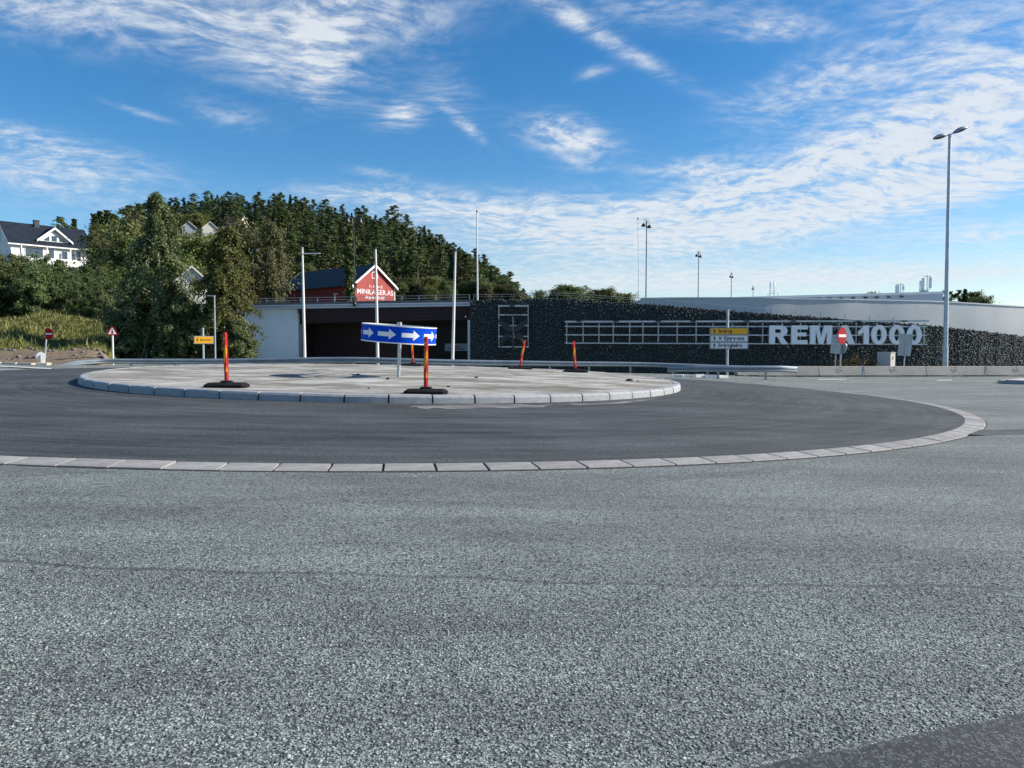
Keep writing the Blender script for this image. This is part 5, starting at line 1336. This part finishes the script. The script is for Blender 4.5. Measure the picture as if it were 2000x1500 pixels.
# ------------------------------------------------------------------ buildings on the slope
def house(name, label, loc, rot, L, Wd, hw, hr, wallm, roofm, wins=(), over=.4, found=4, chimney=None, cat='house', gable_win=()):
    """front eave side at local y=0, ridge along local x"""
    t_ = thing(name, label, cat, loc, rot)
    mb = MB(); mb.prism([(0, 0, -found), (0, 0, hw), (0, Wd / 2, hw + hr), (0, Wd, hw), (0, Wd, -found)], (L, 0, 0)); mb.build('wall', wallm, t_)
    k = hr / (Wd / 2); th = .16
    for s1 in (0, 1):
        y0, y1 = (-over, Wd / 2 + .02) if s1 == 0 else (Wd + over, Wd / 2 - .02)
        z0, z1 = hw - k * over + .03, hw + hr + .03
        mb = MB(); mb.prism([(-over, y0, z0), (-over, y1, z1), (-over, y1, z1 + th), (-over, y0, z0 + th)], (L + 2 * over, 0, 0)); rf = mb.build('roof', roofm, t_)
        if chimney and s1 == 0:
            mb = MB(); cx_, cy_, cw, ch = chimney; zc = hw + k * cy_; mb.span(cx_ - cw / 2, cx_ + cw / 2, cy_ - cw / 2, cy_ + cw / 2, zc - .2, zc + ch); mb.span(cx_ - cw * .6, cx_ + cw * .6, cy_ - cw * .6, cy_ + cw * .6, zc + ch, zc + ch + .12); mb.build('chimney', M['barn_roof'], rf)
        mb = MB(); mb.span(-over, L + over, y0 - .05 if s1 == 0 else y0 - .0, y0 if s1 == 0 else y0 + .05, z0 - .08, z0 + th - .02); mb.build('gutter_board', M['house_white'], t_)
        for xx_ in (-over - .03, L + over + .002):
            mb = MB(); mb.prism([(xx_, y0, z0 - .10), (xx_, y1, z1 - .10), (xx_, y1, z1 + th - .03), (xx_, y0, z0 + th - .03)], (.03, 0, 0)); mb.build('barge_board', M['house_white'], t_)
    for (x0, z0, w_, h_) in wins:
        mb = MB(); mb.span(x0 - .10, x0 + w_ + .10, -.06, -.002, z0 - .1, z0 + h_ + .1); fr = mb.build('window', M['house_white'], t_)
        mb = MB(); mb.span(x0, x0 + w_, -.066, -.0605, z0, z0 + h_); mb.build('pane', M['pane'], fr)
    for (side, y0, z0, w_, h_) in gable_win:
        xg = -.06 if side == 0 else L + .002
        mb = MB(); mb.span(xg, xg + .058, y0 - .1, y0 + w_ + .1, z0 - .1, z0 + h_ + .1); fr = mb.build('window', M['house_white'], t_)
        xg = -.066 if side == 0 else L + .0605
        mb = MB(); mb.span(xg, xg + .0055, y0, y0 + w_, z0, z0 + h_); mb.build('pane', M['pane'], fr)
    return t_
# large white house with dark roof
e0 = at(18, 471.5, 125); ang = math.atan2(9.0, 7.6)
hz0 = e0.z - 2.9
LH = 12.4
hs_ = house('white_house', 'large white house with dark tiled roof and gabled dormer above the thicket', (e0.x + .2, e0.y, hz0), ang, LH, 8.4, 2.9, 3.6, M['house_white'], M['house_roof'],
            wins=((1.3, .9, .35, 1.3), (2.1, .6, 2.6, 1.6), (5.6, .5, .8, 1.7), (7.6, .7, .9, 1.3), (8.9, .2, .7, 1.9), (9.9, .2, .7, 1.9)), over=.5, found=9, chimney=(5.1, 3.9, .75, 1.0), gable_win=((0, 2.6, 3.3, 1.1, 1.4), (0, 5.0, 3.3, 1.1, 1.4)))
# dormer
dw, dy, dz, dr = 5.6, .55, 3.55, 2.25; dx0 = 3.9
mb = MB(); mb.prism([(dx0 + .5, dy, dz - .15), (dx0 + dw - .5, dy, dz - .15), (dx0 + dw - .5, dy, dz + .25), (dx0 + dw / 2, dy, dz + dr), (dx0 + .5, dy, dz + .25)], (0, 3.2, 0)); mb.build('dormer_wall', M['house_white'], hs_)
for s1 in (-1, 1):
    xm = dx0 + dw / 2; xe = xm + s1 * dw / 2
    mb = MB(); mb.prism([(xm, dy - .5, dz + dr + .05), (xe, dy - .5, dz - .02), (xe, dy - .5, dz + .16), (xm, dy - .5, dz + dr + .25)], (0, 3.9, 0)); mb.build('dormer_roof', M['house_roof'], hs_)
    mb = MB(); mb.prism([(xm, dy - .54, dz + dr - .18), (xe, dy - .54, dz - .24), (xe, dy - .54, dz + .13), (xm, dy - .54, dz + dr + .21)], (0, .038, 0)); mb.build('dormer_barge_board', M['house_white'], hs_)
for (x0, w_, k0, k1) in ((dx0 + 1.2, .85, .15, .85), (dx0 + 2.4, .8, .9, .9), (dx0 + 3.6, .85, .85, .15)):
    mb = MB(); mb.prism([(x0, dy - .025, dz + .1), (x0 + w_, dy - .025, dz + .1), (x0 + w_, dy - .025, dz + .1 + k1), (x0, dy - .025, dz + .1 + k0)], (0, .02, 0)); mb.build('dormer_pane', M['pane'], hs_)
# porch posts, balcony rail and terrace roof on the front
for x0 in (1.1, 4.9, 8.5, 10.8, 12.2):
    mb = MB(); mb.span(x0, x0 + .16, -1.3, -1.14, -.4, 2.55); mb.build('porch_post', M['house_white'], hs_)
for x0, x1 in ((1.1, 5.0), (5.4, 10.4)):
    mb = MB(); mb.span(x0, x1, -1.4, -1.34, -.5, .55); mb.build('balcony_panel', M['house_white'], hs_)
mb = MB(); mb.span(-.3, LH + .4, -1.5, -.35, -.75, -.52); mb.build('terrace_slab', M['house_white'], hs_)
mb = MB(); mb.span(10.6, 12.5, -1.5, -.45, 2.5, 2.66); mb.build('porch_beam', M['house_white'], hs_)
# small houses up in the forest
def hz(px, Y): q = at(px, 600, Y); return float(terr(q.x, q.y))
q = at(352, 455, 300); house('hill_house', 'small grey-blue gabled house on the hill, left of the white gable house', (q.x, q.y, q.z), R(-62), 7.5, 5.0, 1.3, 2.2, mat('house_grey', (.34, .38, .42), (.28, .32, .36), 1, .7), M['house_roof_grey'], chimney=(5, 2.2, .6, 1.0), gable_win=((0, 2.2, 1.2, 1.4, 1.1),), found=6)
q = at(390, 457, 290); house('hill_house', 'small white gabled house with a balcony in the middle of the hill', (q.x, q.y, q.z), R(-60), 7.5, 5.2, 1.4, 2.3, M['house_shaded_white'], M['house_roof'], gable_win=((0, 1.6, .5, 1.2, 1.0), (0, 3.5, .5, 1.2, 1.0)), found=6)
q = at(436, 452, 330); house('hill_house', 'pale house with a red tiled roof half hidden by pines near the hilltop', (q.x, q.y, q.z), R(-18), 8.5, 5, 3.4, 2.8, M['house_shaded_white'], M['house_roof_red'], wins=((.8, .8, 1.2, 1.2), (3.4, .8, 1.2, 1.2), (6, .8, 1.2, 1.2)), found=6)
# white house behind the birches
q = at(346, 602, 92); house('white_house', 'white house mostly hidden behind the tallest birch', (q.x, q.y, q.z), R(-66), 5.5, 3.2, 3.0, 1.5, M['house_white'], M['house_roof_grey'], gable_win=((0, .5, .6, .8, 1.0), (0, 1.9, .6, .8, 1.0)), found=6)
# red barn with painted lettering on the gable
ap = at(731, 516.5, 170); bd = Vector((-.751, .660, 0)); bw = Vector((.660, .751, 0)); HW = 5.9
barn = thing('red_barn', 'red timber barn with white lettering on its gable and dark roof, before the forest', 'barn', (ap.x - bw.x * HW, ap.y - bw.y * HW, 8.0), math.atan2(bw.y, bw.x))
# local frame: x along the gable to the right, y back along the ridge
ez, az_ = 14.75 - 8.0, ap.z - 8.0 - .2
BL = 28.5
mb = MB(); mb.prism([(0, 0, 0), (2 * HW, 0, 0), (2 * HW, 0, ez), (HW, 0, az_), (0, 0, ez)], (0, BL, 0)); mb.build('wall', M['barn_red'], barn)
for s1 in (0, 1):
    xe = -.55 if s1 == 0 else 2 * HW + .55; k = (az_ - ez) / HW
    mb = MB(); mb.prism([(HW, -.5, az_ + .05), (xe, -.5, ez - k * .55 + .05), (xe, -.5, ez - k * .55 + .25), (HW, -.5, az_ + .27)], (0, BL + 1, 0)); mb.build('roof', M['barn_roof'], barn)
    for yy in (-.54, BL + .502):
        mb = MB(); mb.prism([(HW, yy, az_ - .30), (xe, yy, ez - k * .55 - .28), (xe, yy, ez - k * .55 + .26), (HW, yy, az_ + .30)], (0, .038, 0)); mb.build('barge_board', M['house_white'], barn)
for x0 in (0, 2 * HW - .22):
    mb = MB(); mb.span(x0, x0 + .22, -.03, -.002, 0, ez); mb.build('corner_board', M['house_white'], barn)
x0 = HW - .75; z0 = az_ - 2.95
mb = MB()
for (a0, a1, c0, c1) in ((x0, x0 + 1.7, z0, z0 + .16), (x0, x0 + 1.7, z0 + 1.35, z0 + 1.51), (x0, x0 + .16, z0 + .163, z0 + 1.347), (x0 + 1.54, x0 + 1.7, z0 + .163, z0 + 1.347)): mb.span(a0, a1, -.05, -.004, c0, c1)
mb.build('hatch_frame', M['house_white'], barn)
mb = MB(); mb.span(HW - .95, HW - .55, -.30, -.05, az_ - 1.45, az_ - 1.15); mb.span(HW + .35, HW + .7, -.30, -.05, az_ - 1.6, az_ - 1.3); mb.build('floodlight', M['black'], barn)
mb = MB(); mb.span(HW - .12, HW - .06, -.07, -.03, .4, az_ - 1.0); mb.build('cable', M['black'], barn)
for body, zc, wd, sz_ in (('1-15m2', ez - .42, 3.6, .85), ('MINILAGER.AS', ez - 1.90, 10.0, 1.55), ('Mob 480 40 600', ez - 2.95, 5.4, .95)):
    place('lettering', text_mesh('lettering', body, sz_, M['letter'], .01, .003, width=wd), barn, ((2 * HW - wd) / 2 + (.2 if wd < 6 else .2), -.012, zc))
for px in ((300),):
    pass

# ------------------------------------------------------------------ forest
pines = [pine_proto(15, 101, .24, .165, 54), pine_proto(15, 102, .16, .185, 62), pine_proto(14, 103, .30, .19, 46), pine_proto(16, 104, .12, .165, 66), pine_proto(15, 105, .46, .17, 30)]
spruces = [spruce_proto(14, 111, .17), spruce_proto(13, 112, .20)]
decs = [leafy_proto('leafy_tree', 11, 3.6, 121, M['decid'], M['bark'], 64, 230, .22, .10, .15, .7, 1, spread=1.1, twig=5), leafy_proto('leafy_tree', 10, 3.3, 122, M['brown_leaf'], M['bark_birch'], 64, 230, .21, .08, .8, .7, 1, spread=1.0, twig=5), leafy_proto('leafy_tree', 9, 3.0, 123, M['birch_y'], M['bark_birch'], 64, 220, .21, .08, .4, .7, 1, spread=1.0, twig=5)]
placed = set()
def plant(proto, x, y, H_, H0, label, group, rot=None, wide=1.0, zoff=0.0):
    s_ = H_ / H0; loc = (x, y, float(terr(x, y)) - .3 + zoff); r_ = (0, 0, random.uniform(0, 6.28) if rot is None else rot); sc = (s_ * wide, s_ * wide, s_)
    if proto.name not in placed:
        placed.add(proto.name); put_root(proto, loc, label, group, r_[2], sc); return proto
    o = copy_thing(proto, loc, r_, sc, label); o['group'] = group; return o
PH = (15, 15, 14, 16, 15); rf = random.Random(44)
def sky_py(px): return float(crest_px((px - 1000) / F))
# skyline row
px = 172
while px < 1046:
    Y = 398 if px < 980 else 385
    q = at(px, 600, Y); zt = at(px, sky_py(px) + rf.uniform(-13, 9), Y).z; H_ = max(7, zt - float(terr(q.x, q.y)) + .3); H_ = min(H_, 19)
    i = rf.randrange(5)
    if rf.random() < .2: plant(spruces[rf.randrange(2)], q.x, q.y, H_, 14, 'dark spruce standing on the skyline of the forest hill', 'spruces on the skyline')
    else: plant(pines[i], q.x, q.y, H_, PH[i], 'dark green pine standing on the skyline of the forest hill', 'pines on the skyline', wide=rf.uniform(1.15, 1.65))
    px += rf.uniform(9, 15)
# lone tall pines breaking the skyline
for px, py, k in ((412, 372, 4), (440, 382, 2), (466, 376, 4), (506, 374, 1), (552, 375, 3), (596, 385, 2), (640, 388, 4), (773, 400, 4), (797, 418, 2)):
    Y = 372; q = at(px, 600, Y); zt = at(px, py, Y).z; H_ = min(21, zt - float(terr(q.x, q.y)))
    plant(pines[k], q.x, q.y, H_, PH[k], 'tall pine standing out above the forest skyline', 'tall pines above the skyline', wide=1.35)
# body of the forest
houses_px = ((345, 384, 452, 290), (386, 432, 455, 280), (432, 486, 450, 320))
cnt = 0
for row, Y0 in enumerate((222, 244, 268, 294, 322, 352)):
    step = 15 * 16.5 / (Y0 * .052)
    px = 178 - rf.uniform(0, step)
    lim = 1040
    while px < lim:
        Y = Y0 + rf.uniform(-9, 9); q = at(px, 600, Y); zt = float(terr(q.x, q.y)); H_ = rf.uniform(11.5, 16.5)
        pt = 676 - (zt + H_ - 1.33) * F / Y
        if pt < sky_py(px) + 2: H_ = max(5.0, at(px, sky_py(px) + rf.uniform(0, 14), Y).z - zt); pt = 676 - (zt + H_ - 1.33) * F / Y
        ok = pt > sky_py(px) - 6
        for (x0, x1, yb, Yh) in houses_px:
            if x0 - 10 < px < x1 + 10 and Y < Yh + 14 and (pt < yb or Y > Yh - 12): ok = False
        if Y0 < 260 and 640 < px < 720 and rf.random() < .3: ok = False
        if ok:
            r0 = rf.random()
            if px < 480 and r0 < .5 and Y < 330:
                i = rf.randrange(3); plant(decs[i], q.x, q.y, H_ * .82, (11, 10, 9)[i], ('green leafy tree on the left slope of the forest hill', 'brownish birch on the left slope of the forest hill', 'yellow green birch on the left slope of the forest hill')[i], 'leafy trees on the left slope', wide=1.1)
            elif r0 < .14: plant(spruces[rf.randrange(2)], q.x, q.y, H_, 14, 'dark spruce within the forest on the hill behind the barn', 'spruces in the forest')
            else:
                i = rf.randrange(5); plant(pines[i], q.x, q.y, H_, PH[i], 'dark green pine within the forest on the hill behind the barn', 'pines in the forest', wide=rf.uniform(1.3, 1.8))
            cnt += 1
        px += step * rf.uniform(.75, 1.25)
for i, px in enumerate((778, 792, 806, 822, 858, 888, 902, 918, 934, 950, 964, 978, 992, 1006, 1020, 1032)):
    Y = 208 + (i * 7) % 9; q = at(px, 600, Y); plant(decs[i % 2], q.x, q.y, rf.uniform(4.5, 6.5), (11, 10)[i % 2], ('low green tree along the front edge of the pine forest', 'low brownish tree along the front edge of the pine forest')[i % 2], 'low trees along the forest edge', wide=1.5)
# individual nearer trees
def single(proto, H0, px, py_top, Y, label, wide=1.0, group=None, base=None):
    q = at(px, 600, Y); zt = at(px, py_top, Y).z; zb_ = float(terr(q.x, q.y)) if base is None else base
    o = plant(proto, q.x, q.y, zt - zb_ + .3, H0, label, group or 'nearer trees below the forest', None, wide, zb_ - float(terr(q.x, q.y)))
    return o
single(decs[1], 10, 532, 440, 150, 'large drooping brown birch left of the red barn', .58)
single(decs[1], 10, 500, 462, 160, 'brown birch behind the right edge of the yellow-topped birch', .7)
single(decs[0], 11, 590, 520, 205, 'low green tree just behind the barn roof', 1.2)
single(spruces[0], 14, 189, 417, 165, 'dark spruce right of the white house roof', 1.25); single(spruces[1], 13, 200, 412, 172, 'second dark spruce right of the white house roof', 1.2); single(spruces[0], 14, 214, 410, 176, 'third dark spruce right of the white house roof, the tallest of the trio', 1.15)
single(pines[1], 15, 228, 418, 178, 'pine right of the three dark spruces', 1.2); single(pines[2], 14, 258, 404, 182, 'broad dark pine left of the top of the tallest birch', 1.3); single(pines[2], 14, 283, 401, 190, 'second broad dark pine left of the top of the tallest birch', 1.2)
single(decs[0], 11, 216, 446, 112, 'olive green tree below the three dark spruces', 1.1); single(decs[2], 9, 246, 452, 105, 'yellow green tree left of the tallest birch', 1.1); single(decs[0], 11, 198, 478, 100, 'green tree beside the right end of the white house', 1.0); single(decs[1], 10, 226, 470, 92, 'brown green tree above the right end of the thicket', 1.1)
single(decs[0], 11, 262, 470, 84, 'green tree close behind the left side of the tallest birch', 1.1); single(decs[2], 9, 388, 470, 110, 'bright yellow green tree between the two large birches', 1.1); single(decs[0], 11, 362, 474, 140, 'olive tree between the two large birches, farther back', 1.2); single(decs[0], 11, 424, 468, 150, 'olive tree behind the yellow-topped birch', 1.2)
single(decs[1], 10, 468, 448, 165, 'russet birch below the red-roofed house', 1.3); single(decs[0], 11, 330, 458, 170, 'green tree behind the tallest birch, right of its trunk', 1.3); single(decs[1], 10, 300, 432, 160, 'brown tree hidden behind the tallest birch', 1.3)
single(pines[2], 14, 124, 425, 175, 'round-topped pine behind the white house roof', 1.35); single(spruces[1], 13, 149, 427, 190, 'slim spruce behind the right end of the white house roof', .9)
single(decs[2], 9, 840, 543, 200, 'yellow brown tree in front of the dark pines right of the barn', 1.3); single(decs[0], 11, 872, 552, 195, 'olive tree in front of the dark pines left of the tall flagpole', 1.2)
single(pines[1], 15, 446, 415, 292, 'pine standing before the left end of the red-roofed house', .9); single(pines[1], 15, 468, 400, 300, 'tall pine standing before the right end of the red-roofed house', 1.0); single(pines[0], 15, 600, 470, 215, 'pine directly behind the left part of the barn roof', 1.2); single(pines[1], 15, 640, 462, 214, 'pine directly behind the middle of the barn roof', 1.2)
# ivy-clad column by the barn
iv = leafy_proto('columnar_tree', 12.2, .85, 131, M['decid'], M['bark'], 110, 110, .20, .0, .05, .40, 1, full=.55, spread=.42, twig=4)
q = at(684, 600, 120); zb_ = at(684, 592, 120).z - 1.5; zt = at(684, 432, 120).z
put_root(iv, (q.x, q.y, zb_), 'narrow columnar dark green tree in front of the barn roof', None, 0, (1, 1, (zt - zb_) / 12.2))
# far trees over the walls on the right
far_spec = ((1056, 572, 0, .8), (1092, 569, 0, 1.1), (1102, 559, 2, .8), (1113, 562, 0, 1.5), (1124, 566, 0, 1.2), (1152, 575, 0, 1.2), (1166, 568, 1, 1.4), (1178, 568, 0, 1.3), (1192, 571, 1, 1.3), (1206, 573, 3, 1.2), (1216, 577, 0, 1.2),
            (1846, 568, 1, 1.2), (1860, 570, 1, 1.4), (1872, 567, 1, 1.3), (1884, 564, 3, 1.2), (1896, 574, 0, 1.1), (1909, 573, 3, 1.0), (1918, 584, 0, 1.1), (1702, 575, 0, .5), (1834, 571, 3, 1.0))
for px, py, kk, wd_ in far_spec:
    Y = 250 + (px % 7) * 5; q = at(px, 600, Y); zt = at(px, py, Y).z; H_ = 13.0
    lab = 'distant dark tree showing above the gabion wall right of the hill' if px < 1400 else 'distant dark tree above the pale rendered wall beside the tall street lamp'
    pr, h0 = ((decs[0], 11), (pines[1], 15), (pines[3], 16), (spruces[1], 13))[kk]
    plant(pr, q.x, q.y, H_, h0, lab, 'distant trees over the walls', None, wd_, zt - H_ - float(terr(q.x, q.y)) + .3)
for pr in pines + spruces + decs:
    if pr.name not in placed:
        for c_ in list(pr.children): bpy.data.objects.remove(c_)
        bpy.data.objects.remove(pr)
print('forest', cnt, 'objects', len(bpy.data.objects))
